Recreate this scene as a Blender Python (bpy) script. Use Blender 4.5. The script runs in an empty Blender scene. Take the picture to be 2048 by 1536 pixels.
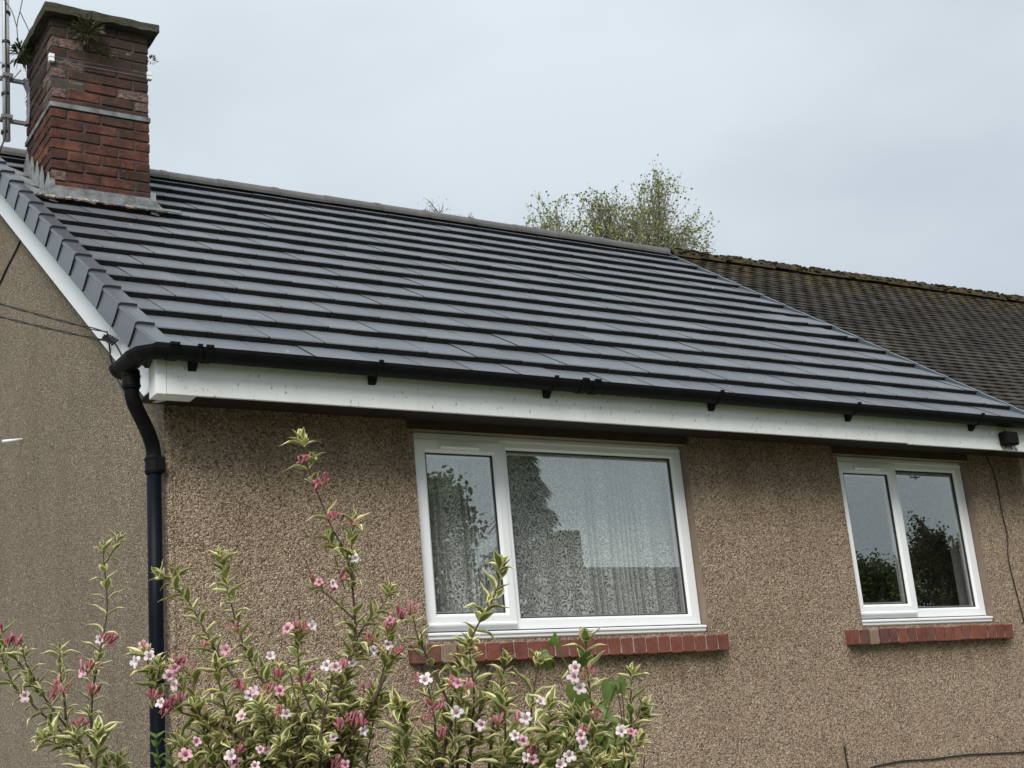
import bpy, bmesh, math, random
from mathutils import Vector, Matrix, Euler, noise

rnd = random.Random(11)
scene = bpy.context.scene
COL = scene.collection
R = math.radians

# ------------------------------------------------------------------ camera
cam_d = bpy.data.cameras.new('camera')
cam = bpy.data.objects.new('camera', cam_d)
COL.objects.link(cam)
FPX = 2769.89
CAM = Vector((-2.1145, -6.2171, 0.0))
cam.location = CAM
cam.rotation_euler = (1.8414, 0.0894, -0.5585)
cam_d.sensor_width = 36.0
cam_d.lens = 36.0 * FPX / 2048.0
cam_d.clip_start = 0.05
cam_d.clip_end = 800.0
scene.camera = cam
CR = Euler((1.8414, 0.0894, -0.5585), 'XYZ').to_matrix()

# ------------------------------------------------------------------ sky, sun, exposure
SUN_EL, SUN_AZ = R(43), R(222)          # azimuth clockwise from +Y
world = bpy.data.worlds.new('World')
scene.world = world
world.use_nodes = True
wn, wl = world.node_tree.nodes, world.node_tree.links
wn.clear()
w_out = wn.new('ShaderNodeOutputWorld')
w_bg = wn.new('ShaderNodeBackground')
w_bg.inputs['Strength'].default_value = 0.1
w_sky = wn.new('ShaderNodeTexSky')
w_sky.sky_type = 'NISHITA'
w_sky.sun_disc = False
w_sky.sun_elevation = SUN_EL
w_sky.sun_rotation = SUN_AZ
w_tc = wn.new('ShaderNodeTexCoord')
w_map = wn.new('ShaderNodeMapping')
w_map.inputs['Scale'].default_value = (1.0, 1.0, 2.2)
w_no = wn.new('ShaderNodeTexNoise')
w_no.inputs['Scale'].default_value = 3.6
w_no.inputs['Detail'].default_value = 4.0
w_no.inputs['Roughness'].default_value = 0.45
w_rp = wn.new('ShaderNodeValToRGB')
w_rp.color_ramp.elements[0].position = 0.36
w_rp.color_ramp.elements[0].color = (0.595, 0.648, 0.692, 1)
w_rp.color_ramp.elements[1].position = 0.64
w_rp.color_ramp.elements[1].color = (0.705, 0.768, 0.805, 1)
w_sep = wn.new('ShaderNodeSeparateXYZ')
w_mr = wn.new('ShaderNodeMapRange')      # overcast dome: brighter towards the zenith
w_mr.inputs['From Min'].default_value = 0.0
w_mr.inputs['From Max'].default_value = 1.0
w_mr.inputs['To Min'].default_value = 3.0
w_mr.inputs['To Max'].default_value = 7.5
w_mul = wn.new('ShaderNodeVectorMath'); w_mul.operation = 'SCALE'
w_mix = wn.new('ShaderNodeMix'); w_mix.data_type = 'RGBA'
w_mix.inputs[0].default_value = 0.9
wl.new(w_tc.outputs['Generated'], w_map.inputs['Vector'])
wl.new(w_map.outputs['Vector'], w_no.inputs['Vector'])
wl.new(w_no.outputs['Fac'], w_rp.inputs['Fac'])
wl.new(w_tc.outputs['Generated'], w_sep.inputs['Vector'])
wl.new(w_sep.outputs['Z'], w_mr.inputs['Value'])
wl.new(w_rp.outputs['Color'], w_mul.inputs[0])
wl.new(w_mr.outputs['Result'], w_mul.inputs['Scale'])
wl.new(w_sky.outputs['Color'], w_mix.inputs[6])
wl.new(w_mul.outputs['Vector'], w_mix.inputs[7])
wl.new(w_mix.outputs[2], w_bg.inputs['Color'])
wl.new(w_bg.outputs['Background'], w_out.inputs['Surface'])

sun_d = bpy.data.lights.new('sun', 'SUN')
sun = bpy.data.objects.new('sun', sun_d)
COL.objects.link(sun)
sun_d.energy = 1.5
sun_d.angle = R(28)
sun_d.color = (1.0, 0.96, 0.9)
sd = Vector((math.sin(SUN_AZ) * math.cos(SUN_EL), math.cos(SUN_AZ) * math.cos(SUN_EL), math.sin(SUN_EL)))
sun.rotation_euler = sd.to_track_quat('Z', 'Y').to_euler()
sun.location = sd * 60

scene.view_settings.view_transform = 'Standard'
scene.view_settings.look = 'None'
scene.view_settings.exposure = 1.12
scene.view_settings.gamma = 1.0
scene.view_settings.use_curve_mapping = False
scene.cycles.max_bounces = 8
scene.cycles.transparent_max_bounces = 16
scene.cycles.use_denoising = True

# ------------------------------------------------------------------ helpers
WL = {}          # world location of every object (parents carry no rotation)


def at(px, py, depth):
    """a point of the plant, given on its picture position and its distance along the view"""
    v = CR @ Vector(((px - 1024) / FPX, -(py - 768) / FPX, -1.0))
    return CAM + v * depth


def to_px(P):
    q = CR.transposed() @ (Vector(P) - CAM)
    if q.z > -0.05:
        return (-9999, -9999, 0)
    return (1024 + FPX * q.x / -q.z, 768 - FPX * q.y / -q.z, -q.z)


def put(o, parent, loc):
    COL.objects.link(o)
    if parent is not None:
        o.parent = parent
        o.location = Vector(loc) - WL[parent.name]
    else:
        o.location = loc
    WL[o.name] = Vector(loc)
    return o


def tag(o, label=None, cat=None, group=None, kind=None):
    if label: o['label'] = label
    if cat: o['category'] = cat
    if group: o['group'] = group
    if kind: o['kind'] = kind
    return o


def empty(name, loc, parent=None):
    return put(bpy.data.objects.new(name, None), parent, loc)


def inst(name, me, parent, loc, rot=None, scale=None):
    o = bpy.data.objects.new(name, me)
    put(o, parent, loc)
    if rot is not None:
        if isinstance(rot, Matrix):
            o.rotation_euler = rot.to_euler()
        else:
            o.rotation_euler = rot
    if scale is not None:
        o.scale = (scale, scale, scale) if not hasattr(scale, '__len__') else scale
    return o


class MB:
    def __init__(self):
        self.v, self.f, self.m, self.uv = [], [], [], []

    def add(self, vs, fs, mi=0, uvs=None):
        b = len(self.v)
        self.v += [Vector(q) for q in vs]
        for i, f in enumerate(fs):
            self.f.append([b + k for k in f])
            self.m.append(mi)
            self.uv.append([uvs[k] for k in f] if uvs else None)
        return self

    def box(self, x0, x1, y0, y1, z0, z1, mi=0):
        vs = [(x, y, z) for z in (z0, z1) for y in (y0, y1) for x in (x0, x1)]
        return self.add(vs, [(0, 2, 3, 1), (4, 5, 7, 6), (0, 1, 5, 4), (2, 6, 7, 3), (0, 4, 6, 2), (1, 3, 7, 5)], mi)

    def obox(self, mat, hx, hy, hz, mi=0):
        vs = [mat @ Vector((x, y, z)) for z in (-hz, hz) for y in (-hy, hy) for x in (-hx, hx)]
        return self.add(vs, [(0, 2, 3, 1), (4, 5, 7, 6), (0, 1, 5, 4), (2, 6, 7, 3), (0, 4, 6, 2), (1, 3, 7, 5)], mi)

    def tube(self, pts, rad, n=8, mi=0, cap=True):
        pts = [Vector(q) for q in pts]
        if not hasattr(rad, '__len__'):
            rad = [rad] * len(pts)
        rings = []
        prev = None
        for i, q in enumerate(pts):
            d = (pts[min(i + 1, len(pts) - 1)] - pts[max(i - 1, 0)])
            if d.length < 1e-9: d = Vector((0, 0, 1))
            d.normalize()
            if prev is None:
                a = d.orthogonal().normalized()
            else:
                a = prev - d * prev.dot(d)
                a = a.normalized() if a.length > 1e-6 else d.orthogonal().normalized()
            prev = a
            b = d.cross(a)
            rings.append([q + (a * math.cos(2 * math.pi * k / n) + b * math.sin(2 * math.pi * k / n)) * rad[i] for k in range(n)])
        vs = [w for r_ in rings for w in r_]
        fs = []
        for i in range(len(pts) - 1):
            for k in range(n):
                fs.append((i * n + k, i * n + (k + 1) % n, (i + 1) * n + (k + 1) % n, (i + 1) * n + k))
        if cap:
            fs.append(tuple(reversed(range(n))))
            fs.append(tuple((len(pts) - 1) * n + k for k in range(n)))
        return self.add(vs, fs, mi)

    def prism(self, poly, axis, a, b, mi=0):
        """poly: 2-D outline, extruded along an axis ('x': poly is (y,z); 'y': (x,z); 'z': (x,y))"""
        def mk(p, t):
            return {'x': (t, p[0], p[1]), 'y': (p[0], t, p[1]), 'z': (p[0], p[1], t)}[axis]
        n = len(poly)
        vs = [mk(p, a) for p in poly] + [mk(p, b) for p in poly]
        fs = [tuple(range(n)), tuple(reversed(range(n, 2 * n)))]
        fs += [(i, i + n, (i + 1) % n + n, (i + 1) % n) for i in range(n)]
        return self.add(vs, fs, mi)

    def mesh(self, name, mats, origin=(0, 0, 0), smooth=False, fix=True):
        o = Vector(origin)
        me = bpy.data.meshes.new(name)
        me.from_pydata([q - o for q in self.v], [], self.f)
        for m in (mats if isinstance(mats, (list, tuple)) else [mats]):
            me.materials.append(m)
        me.polygons.foreach_set('material_index', self.m)
        if any(u is not None for u in self.uv):
            lay = me.uv_layers.new(name='UVMap')
            i = 0
            for u, f in zip(self.uv, self.f):
                for k in range(len(f)):
                    lay.data[i].uv = u[k] if u else (0, 0)
                    i += 1
        if fix:
            bm = bmesh.new(); bm.from_mesh(me)
            bmesh.ops.recalc_face_normals(bm, faces=bm.faces)
            bm.to_mesh(me); bm.free()
        if smooth:
            me.polygons.foreach_set('use_smooth', [True] * len(me.polygons))
        me.update()
        return me

    def build(self, name, mats, parent=None, origin=None, smooth=False, bevel=0, fix=True):
        if origin is None:
            xs = [q.x for q in self.v]; ys = [q.y for q in self.v]; zs = [q.z for q in self.v]
            origin = ((min(xs) + max(xs)) / 2, (min(ys) + max(ys)) / 2, (min(zs) + max(zs)) / 2)
        o = bpy.data.objects.new(name, self.mesh(name, mats, origin, smooth, fix))
        put(o, parent, origin)
        if bevel:
            md = o.modifiers.new('bevel', 'BEVEL'); md.width = bevel; md.segments = 2
            md.limit_method = 'ANGLE'
        return o


def spline(pts, step):
    """Catmull-Rom through the points, resampled"""
    P = [Vector(q) for q in pts]
    P = [P[0] * 2 - P[1]] + P + [P[-1] * 2 - P[-2]]
    out = []
    for i in range(1, len(P) - 2):
        n = max(2, int((P[i + 1] - P[i]).length / step))
        for k in range(n):
            t = k / n
            a, b, c, d = P[i - 1], P[i], P[i + 1], P[i + 2]
            out.append(0.5 * ((2 * b) + (c - a) * t + (2 * a - 5 * b + 4 * c - d) * t * t + (3 * b - a - 3 * c + d) * t ** 3))
    out.append(P[-2])
    return out


# ------------------------------------------------------------------ materials
class N:
    def __init__(self, name):
        self.mat = bpy.data.materials.new(name)
        self.mat.use_nodes = True
        self.t = self.mat.node_tree
        self.t.nodes.clear()
        self.out = self.t.nodes.new('ShaderNodeOutputMaterial')

    def n(self, typ, **kw):
        nd = self.t.nodes.new('ShaderNode' + typ)
        for k, v in kw.items():
            if k in nd.inputs:
                nd.inputs[k].default_value = v
            else:
                setattr(nd, k, v)
        return nd

    def l(self, a, b):
        self.t.links.new(a, b)

    def pos(self, scale=None):
        g = self.n('NewGeometry').outputs['Position']
        if scale:
            m = self.n('Mapping'); m.inputs['Scale'].default_value = scale
            self.l(g, m.inputs['Vector']); return m.outputs['Vector']
        return g

    def noise(self, vec, scale, detail=3, rough=0.5):
        k = self.n('TexNoise', Scale=scale, Detail=detail, Roughness=rough)
        self.l(vec, k.inputs['Vector'])
        return k.outputs['Fac']

    def ramp(self, fac, stops, interp='LINEAR'):
        r_ = self.n('ValToRGB')
        e = r_.color_ramp.elements
        r_.color_ramp.interpolation = interp
        while len(e) < len(stops): e.new(0.5)
        for el, (p, c) in zip(e, stops):
            el.position = p
            el.color = (c, c, c, 1) if not hasattr(c, '__len__') else (*c, 1)
        self.l(fac, r_.inputs['Fac'])
        return r_.outputs['Color']

    def mix(self, fac, a, b, mode='MIX'):
        m = self.n('Mix'); m.data_type = 'RGBA'; m.blend_type = mode
        for s, v in ((0, fac), (6, a), (7, b)):
            if hasattr(v, 'is_linked') or hasattr(v, 'links'):
                self.l(v, m.inputs[s])
            elif s == 0:
                m.inputs[0].default_value = v
            else:
                m.inputs[s].default_value = (*v, 1)
        return m.outputs[2]

    def rand(self):
        return self.n('ObjectInfo').outputs['Random']

    def math(self, op, a, b=0.0, clamp=False):
        m = self.n('Math'); m.operation = op; m.use_clamp = clamp
        for i, v in enumerate((a, b)):
            if hasattr(v, 'links'): self.l(v, m.inputs[i])
            else: m.inputs[i].default_value = v
        return m.outputs[0]

    def bump(self, h, strength, dist):
        b = self.n('Bump', Strength=strength, Distance=dist)
        self.l(h, b.inputs['Height'])
        return b.outputs['Normal']

    def done(self, col, rough=0.6, normal=None, spec=0.5, metal=0.0, coat=None):
        p = self.n('BsdfPrincipled')
        if hasattr(col, 'links'): self.l(col, p.inputs['Base Color'])
        else: p.inputs['Base Color'].default_value = (*col, 1)
        if hasattr(rough, 'links'): self.l(rough, p.inputs['Roughness'])
        else: p.inputs['Roughness'].default_value = rough
        p.inputs['Specular IOR Level'].default_value = spec
        p.inputs['Metallic'].default_value = metal
        if normal is not None: self.l(normal, p.inputs['Normal'])
        self.l(p.outputs[0], self.out.inputs['Surface'])
        self.p = p
        return self.mat


def simple(name, col, rough=0.6, var=0.12, scale=6, bump=0.0, bscale=60, bdist=0.002, spec=0.5, metal=0.0, objvar=0.0):
    k = N(name)
    P = k.pos()
    f = k.noise(P, scale, 5, 0.6)
    lo = tuple(max(0, c * (1 - var)) for c in col); hi = tuple(min(1, c * (1 + var)) for c in col)
    c = k.ramp(f, [(0.3, lo), (0.7, hi)])
    if objvar:
        rr = k.ramp(k.rand(), [(0, 1 - objvar), (1, 1 + objvar * 0.8)])
        c = k.mix(1.0, c, rr, 'MULTIPLY')
    nrm = k.bump(k.noise(P, bscale, 3), bump, bdist) if bump else None
    return k.done(c, rough, nrm, spec, metal)


def roughcast(name, pits, mids, lights, stain):
    k = N(name)
    P = k.pos()
    wob = k.n('TexNoise', Scale=70.0, Detail=2.0)
    k.l(P, wob.inputs['Vector'])
    vo = k.n('TexVoronoi', Scale=150.0); vo.feature = 'F1'
    mx = k.mix(0.010, P, wob.outputs['Color'])
    k.l(mx, vo.inputs['Vector'])
    chip = k.n('SeparateColor'); k.l(vo.outputs['Color'], chip.inputs[0])
    c = k.ramp(chip.outputs[0], [(0.0, pits), (0.3, mids), (0.72, lights), (0.93, tuple(q * 1.25 for q in lights)), (0.985, (0.62, 0.57, 0.48))])
    big = k.noise(P, 0.9, 5, 0.6)
    c = k.mix(k.ramp(big, [(0.35, 0.0), (0.72, 0.55)]), c, stain, 'MULTIPLY')
    med = k.noise(P, 7, 4, 0.6)
    c = k.mix(k.ramp(med, [(0.3, 0.0), (0.75, 0.28)]), c, (0.5, 0.48, 0.44), 'MULTIPLY')
    # rain streaks and grime
    st = k.noise(k.pos((6.0, 6.0, 0.35)), 3.0, 4, 0.6)
    c = k.mix(k.ramp(st, [(0.5, 0.0), (0.85, 0.14)]), c, (0.42, 0.40, 0.33), 'MULTIPLY')
    # green grey run-off stain below each brick sill
    sx = k.n('SeparateXYZ'); k.l(P, sx.inputs[0])
    def mr(v, a, b, c0, c1):
        m = k.n('MapRange'); m.interpolation_type = 'SMOOTHSTEP'
        k.l(v, m.inputs[0])
        for i, q in enumerate((a, b, c0, c1)): m.inputs[i + 1].default_value = q
        return m.outputs[0]
    zm = mr(sx.outputs['Z'], 0.30, 0.50, 0.0, 1.0)
    zu = mr(sx.outputs['Z'], 0.55, 0.60, 1.0, 0.0)
    xm = k.math('ADD', k.math('MULTIPLY', mr(sx.outputs['X'], 1.18, 1.3, 0, 1), mr(sx.outputs['X'], 3.2, 3.33, 1, 0)),
                k.math('MULTIPLY', mr(sx.outputs['X'], 4.22, 4.34, 0, 1), mr(sx.outputs['X'], 5.7, 5.83, 1, 0)))
    stn = k.math('MULTIPLY', k.math('MULTIPLY', zm, zu), k.math('MULTIPLY', xm, k.ramp(k.noise(k.pos((5, 5, 1.2)), 2.0, 4, 0.6), [(0.3, 0.15), (0.7, 0.9)])))
    c = k.mix(stn, c, (0.46, 0.48, 0.37), 'MULTIPLY')
    # darker in drips towards the top of the front wall
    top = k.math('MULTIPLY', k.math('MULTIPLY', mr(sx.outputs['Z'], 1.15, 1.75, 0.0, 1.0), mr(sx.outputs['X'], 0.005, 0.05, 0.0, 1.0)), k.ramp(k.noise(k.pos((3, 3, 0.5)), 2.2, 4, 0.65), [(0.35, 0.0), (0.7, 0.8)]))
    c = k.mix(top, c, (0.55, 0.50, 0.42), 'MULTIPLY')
    h = k.math('ADD', k.math('MULTIPLY', k.math('SUBTRACT', 1.0, vo.outputs['Distance']), 1.0),
               k.math('MULTIPLY', k.noise(P, 40, 3, 0.6), 1.2))
    nrm = k.bump(h, 1.0, 0.0085)
    return k.done(c, 0.9, nrm, 0.25)


M = {}
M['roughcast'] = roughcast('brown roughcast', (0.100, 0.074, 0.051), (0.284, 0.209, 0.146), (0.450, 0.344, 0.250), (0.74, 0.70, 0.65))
M['roughcast_gable'] = roughcast('weathered dimmed roughcast', (0.088, 0.070, 0.050), (0.205, 0.162, 0.117), (0.325, 0.265, 0.198), (0.72, 0.70, 0.64))  # weathered greyer, and darkened in colour to offset the sun on the gable
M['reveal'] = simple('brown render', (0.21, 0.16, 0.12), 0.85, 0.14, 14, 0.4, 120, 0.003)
M['cream_render'] = simple('cream render', (0.52, 0.46, 0.34), 0.85, 0.1, 8, 0.5, 150, 0.003)
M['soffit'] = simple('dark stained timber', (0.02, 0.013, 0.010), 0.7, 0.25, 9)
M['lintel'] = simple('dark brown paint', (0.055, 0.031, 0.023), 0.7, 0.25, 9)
M['upvc'] = simple('white plastic', (0.80, 0.81, 0.82), 0.32, 0.02, 3)
M['rubber'] = simple('black gasket', (0.015, 0.015, 0.016), 0.5)
M['black_plastic'] = simple('black plastic', (0.006, 0.006, 0.0065), 0.55, 0.3, 20, 0.15, 40, 0.002, spec=0.12)
M['downpipe'] = simple('blue black paint', (0.002, 0.004, 0.008), 0.5, 0.3, 14, spec=0.13)
M['cable'] = simple('black cable', (0.012, 0.012, 0.012), 0.5)
M['verge'] = simple('dark grey plastic', (0.070, 0.078, 0.088), 0.34, 0.06, 3, 0.05, 30, 0.002, objvar=0.05)
M['ridge'] = simple('grey concrete ridge', (0.105, 0.102, 0.097), 0.75, 0.18, 12, 0.3, 150, 0.002, objvar=0.08)
M['lead'] = simple('lead sheet', (0.15, 0.158, 0.163), 0.6, 0.6, 12, 0.6, 25, 0.008, metal=0.1)
M['lead_new'] = simple('pale lead', (0.21, 0.22, 0.225), 0.6, 0.5, 18, 0.4, 40, 0.005, metal=0.1)
M['alu'] = simple('aluminium', (0.55, 0.56, 0.57), 0.35, 0.15, 16, metal=0.3)
M['galv'] = simple('galvanised steel', (0.17, 0.17, 0.17), 0.5, 0.3, 20, metal=0.2)
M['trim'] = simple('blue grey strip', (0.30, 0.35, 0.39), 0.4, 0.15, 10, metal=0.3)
M['clay'] = simple('pale clay pot', (0.55, 0.45, 0.33), 0.7, 0.2)
M['mortar'] = simple('grey mortar', (0.055, 0.046, 0.04), 0.95, 0.3, 30, 0.5, 120, 0.003)
M['sill_mortar'] = simple('sand mortar', (0.36, 0.30, 0.25), 0.95, 0.2, 30, 0.5, 120, 0.003)
M['inner'] = simple('interior plaster', (0.42, 0.42, 0.40), 0.9, 0.05)
M['carpet'] = simple('carpet', (0.12, 0.10, 0.09), 0.95, 0.1)
M['deck'] = simple('roof felt', (0.02, 0.02, 0.022), 0.9)
M['bark'] = simple('twig bark', (0.085, 0.055, 0.04), 0.8, 0.3, 40, 0.4, 200, 0.001)
M['birch_bark'] = simple('tree bark', (0.22, 0.195, 0.16), 0.85, 0.3, 8)
M['dry_twig'] = simple('dry twig', (0.10, 0.085, 0.075), 0.85)


def mk_fascia():
    k = N('weathered white board')
    P = k.pos()
    c = k.ramp(k.noise(P, 5, 5, 0.6), [(0.3, (0.73, 0.74, 0.735)), (0.7, (0.82, 0.83, 0.83))])
    sp = k.noise(k.pos((26, 26, 14)), 1.6, 3, 0.7)
    c = k.mix(k.ramp(sp, [(0.635, 0.0), (0.69, 0.8)]), c, (0.20, 0.20, 0.18))
    st = k.noise(k.pos((34, 34, 3)), 1.0, 4, 0.6)
    c = k.mix(k.ramp(st, [(0.55, 0.0), (0.95, 0.3)]), c, (0.5, 0.5, 0.47), 'MULTIPLY')
    return k.done(c, 0.45)


M['fascia'] = mk_fascia()


def mk_tile():
    k = N('anthracite concrete tile')
    P = k.pos()
    c = k.ramp(k.noise(P, 2.2, 4, 0.6), [(0.3, (0.094, 0.102, 0.117)), (0.7, (0.124, 0.133, 0.150))])
    c = k.mix(k.ramp(k.noise(k.pos((3, 1.2, 1.2)), 14, 4, 0.65), [(0.55, 0.0), (0.8, 0.22)]), c, (0.20, 0.21, 0.22))
    rr = k.ramp(k.rand(), [(0, 0.84), (1, 1.12)])
    c = k.mix(1.0, c, rr, 'MULTIPLY')
    run = k.noise(k.pos((9, 0.8, 0.8)), 2.0, 5, 0.65)
    c = k.mix(k.ramp(run, [(0.50, 0.0), (0.78, 0.55)]), c, (0.62, 0.63, 0.62), 'MULTIPLY')
    dr = k.noise(P, 24, 1, 0.4)
    c = k.mix(k.ramp(dr, [(0.80, 0.0), (0.815, 0.8)]), c, (0.55, 0.55, 0.52))
    sp = k.noise(P, 55, 2, 0.5)
    c = k.mix(k.ramp(sp, [(0.80, 0.0), (0.84, 0.6)]), c, (0.30, 0.30, 0.29))
    nrm = k.bump(k.noise(P, 180, 3, 0.6), 0.18, 0.002)
    return k.done(c, k.ramp(k.noise(P, 7, 3), [(0.3, 0.42), (0.7, 0.56)]), nrm, 0.5)


M['tile'] = mk_tile()


def mk_nose_shade():
    k = N('shaded tile edge')  # same concrete as the tile, with the shade of downward faces painted in
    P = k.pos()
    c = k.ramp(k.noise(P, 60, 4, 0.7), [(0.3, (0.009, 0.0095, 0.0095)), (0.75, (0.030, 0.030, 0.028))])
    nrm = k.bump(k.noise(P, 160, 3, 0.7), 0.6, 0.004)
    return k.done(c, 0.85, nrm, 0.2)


M['edge'] = mk_nose_shade()


def mk_old_tile():
    k = N('old brown clay tile')
    P = k.pos()
    c = k.ramp(k.noise(P, 3.0, 5, 0.65), [(0.28, (0.020, 0.018, 0.015)), (0.5, (0.038, 0.033, 0.027)), (0.75, (0.068, 0.058, 0.046))])
    rr = k.ramp(k.n('NewGeometry').outputs['Random Per Island'], [(0, 0.8), (0.5, 1.0), (1, 1.25)])
    c = k.mix(1.0, c, rr, 'MULTIPLY')
    rr = k.ramp(k.rand(), [(0, 0.8), (1, 1.22)])
    c = k.mix(1.0, c, rr, 'MULTIPLY')
    # ochre lichen and moss, thicker near the ridge where it stays damp
    sep = k.n('SeparateXYZ'); k.l(P, sep.inputs[0])
    zz = k.n('MapRange'); k.l(sep.outputs['Z'], zz.inputs[0])
    zz.inputs[1].default_value = 3.4; zz.inputs[2].default_value = 4.5; zz.inputs[3].default_value = -0.12; zz.inputs[4].default_value = 0.17
    ms = k.math('ADD', k.noise(P, 5.5, 5, 0.7), zz.outputs[0])
    c = k.mix(k.ramp(ms, [(0.60, 0.0), (0.74, 0.7)]), c, (0.078, 0.060, 0.020))
    wh = k.noise(P, 30, 2)
    c = k.mix(k.ramp(wh, [(0.76, 0.0), (0.80, 0.7)]), c, (0.20, 0.19, 0.16))
    nrm = k.bump(k.noise(P, 90, 4, 0.7), 0.5, 0.005)
    return k.done(c, 0.9, nrm, 0.2)


M['old_tile'] = mk_old_tile()


def mk_brick(name, stops, soot, white):
    k = N(name)
    P = k.pos()
    c = k.ramp(k.rand(), stops)
    c = k.mix(k.ramp(k.noise(P, 9, 5, 0.7), [(0.38, 0.0), (0.66, 0.9 if soot else 0.5)]), c, (0.34, 0.29, 0.28), 'MULTIPLY')
    c = k.mix(k.ramp(k.noise(P, 70, 3, 0.7), [(0.4, 0.0), (0.8, 0.45)]), c, (0.35, 0.30, 0.28), 'MULTIPLY')
    if soot:
        sep = k.n('SeparateXYZ'); k.l(P, sep.inputs[0])
        zz = k.n('MapRange'); k.l(sep.outputs['Z'], zz.inputs[0])
        zz.inputs[1].default_value = 4.3; zz.inputs[2].default_value = 5.15; zz.inputs[3].default_value = 0.0; zz.inputs[4].default_value = 0.42
        s = k.math('ADD', k.noise(P, 4.5, 5, 0.65), zz.outputs[0])
        c = k.mix(k.ramp(s, [(0.46, 0.0), (0.80, 0.88)]), c, (0.040, 0.031, 0.026))
        mo = k.math('ADD', k.noise(P, 16, 4, 0.7), k.math('MULTIPLY', zz.outputs[0], 0.45))
        c = k.mix(k.ramp(mo, [(0.74, 0.0), (0.80, 0.75)]), c, (0.055, 0.052, 0.022))
    if white:
        c = k.mix(k.ramp(k.noise(P, 9, 5, 0.75), [(0.655, 0.0), (0.74, 0.5)]), c, (0.42, 0.37, 0.35))
    nrm = k.bump(k.noise(P, 75, 5, 0.7), 0.6, 0.006)
    return k.done(c, 0.9, nrm, 0.2)


M['brick'] = mk_brick('sooty red brick', [(0.0, (0.070, 0.036, 0.030)), (0.35, (0.125, 0.053, 0.040)), (0.7, (0.185, 0.074, 0.049)), (1.0, (0.10, 0.045, 0.037))], True, True)
M['spalled'] = simple('spalled brick face', (0.135, 0.085, 0.074), 0.95, 0.75, 38, 1.0, 60, 0.012)
M['sill_brick'] = mk_brick('smooth red sill brick', [(0.0, (0.21, 0.078, 0.056)), (0.5, (0.25, 0.092, 0.064)), (0.85, (0.21, 0.09, 0.068)), (1.0, (0.15, 0.075, 0.065))], False, False)
M['tan_brick'] = simple('tan sill brick', (0.235, 0.165, 0.11), 0.85, 0.2, 30, 0.3, 80, 0.003)


def mk_cap():
    k = N('mossy concrete')
    P = k.pos()
    c = k.ramp(k.noise(P, 14, 5, 0.7), [(0.3, (0.05, 0.045, 0.038)), (0.7, (0.14, 0.13, 0.11))])
    c = k.mix(k.ramp(k.noise(P, 7, 5, 0.75), [(0.42, 0.0), (0.6, 0.8)]), c, (0.045, 0.045, 0.015))
    return k.done(c, 0.95, k.bump(k.noise(P, 45, 5, 0.75), 1.0, 0.02), 0.2)


M['cap'] = mk_cap()


def mk_moss():
    k = N('moss')
    P = k.pos()
    c = k.ramp(k.noise(P, 6, 4, 0.7), [(0.3, (0.036, 0.034, 0.017)), (0.52, (0.062, 0.052, 0.020)), (0.7, (0.098, 0.072, 0.021))])
    return k.done(c, 1.0, k.bump(k.noise(P, 80, 4, 0.8), 1.0, 0.02), 0.1)


M['moss'] = mk_moss()


def mk_glass():
    k = N('window glass')
    tr = k.n('BsdfTransparent'); tr.inputs['Color'].default_value = (0.985, 0.99, 0.985, 1)
    gl = k.n('BsdfGlossy'); gl.inputs['Roughness'].default_value = 0.0
    gl.inputs['Color'].default_value = (0.98, 1.0, 0.97, 1)
    g = k.n('NewGeometry')
    dt = k.n('VectorMath'); dt.operation = 'DOT_PRODUCT'
    k.l(g.outputs['Incoming'], dt.inputs[0]); k.l(g.outputs['Normal'], dt.inputs[1])
    c1 = k.math('SUBTRACT', 1.0, k.math('ABSOLUTE', dt.outputs['Value']), True)
    fac = k.math('ADD', 0.20, k.math('MULTIPLY', k.math('POWER', c1, 5.0), 0.9), True)
    mx = k.n('MixShader')
    k.l(fac, mx.inputs[0]); k.l(tr.outputs[0], mx.inputs[1]); k.l(gl.outputs[0], mx.inputs[2])
    k.l(mx.outputs[0], k.out.inputs['Surface'])
    return k.mat


M['glass'] = mk_glass()


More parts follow.
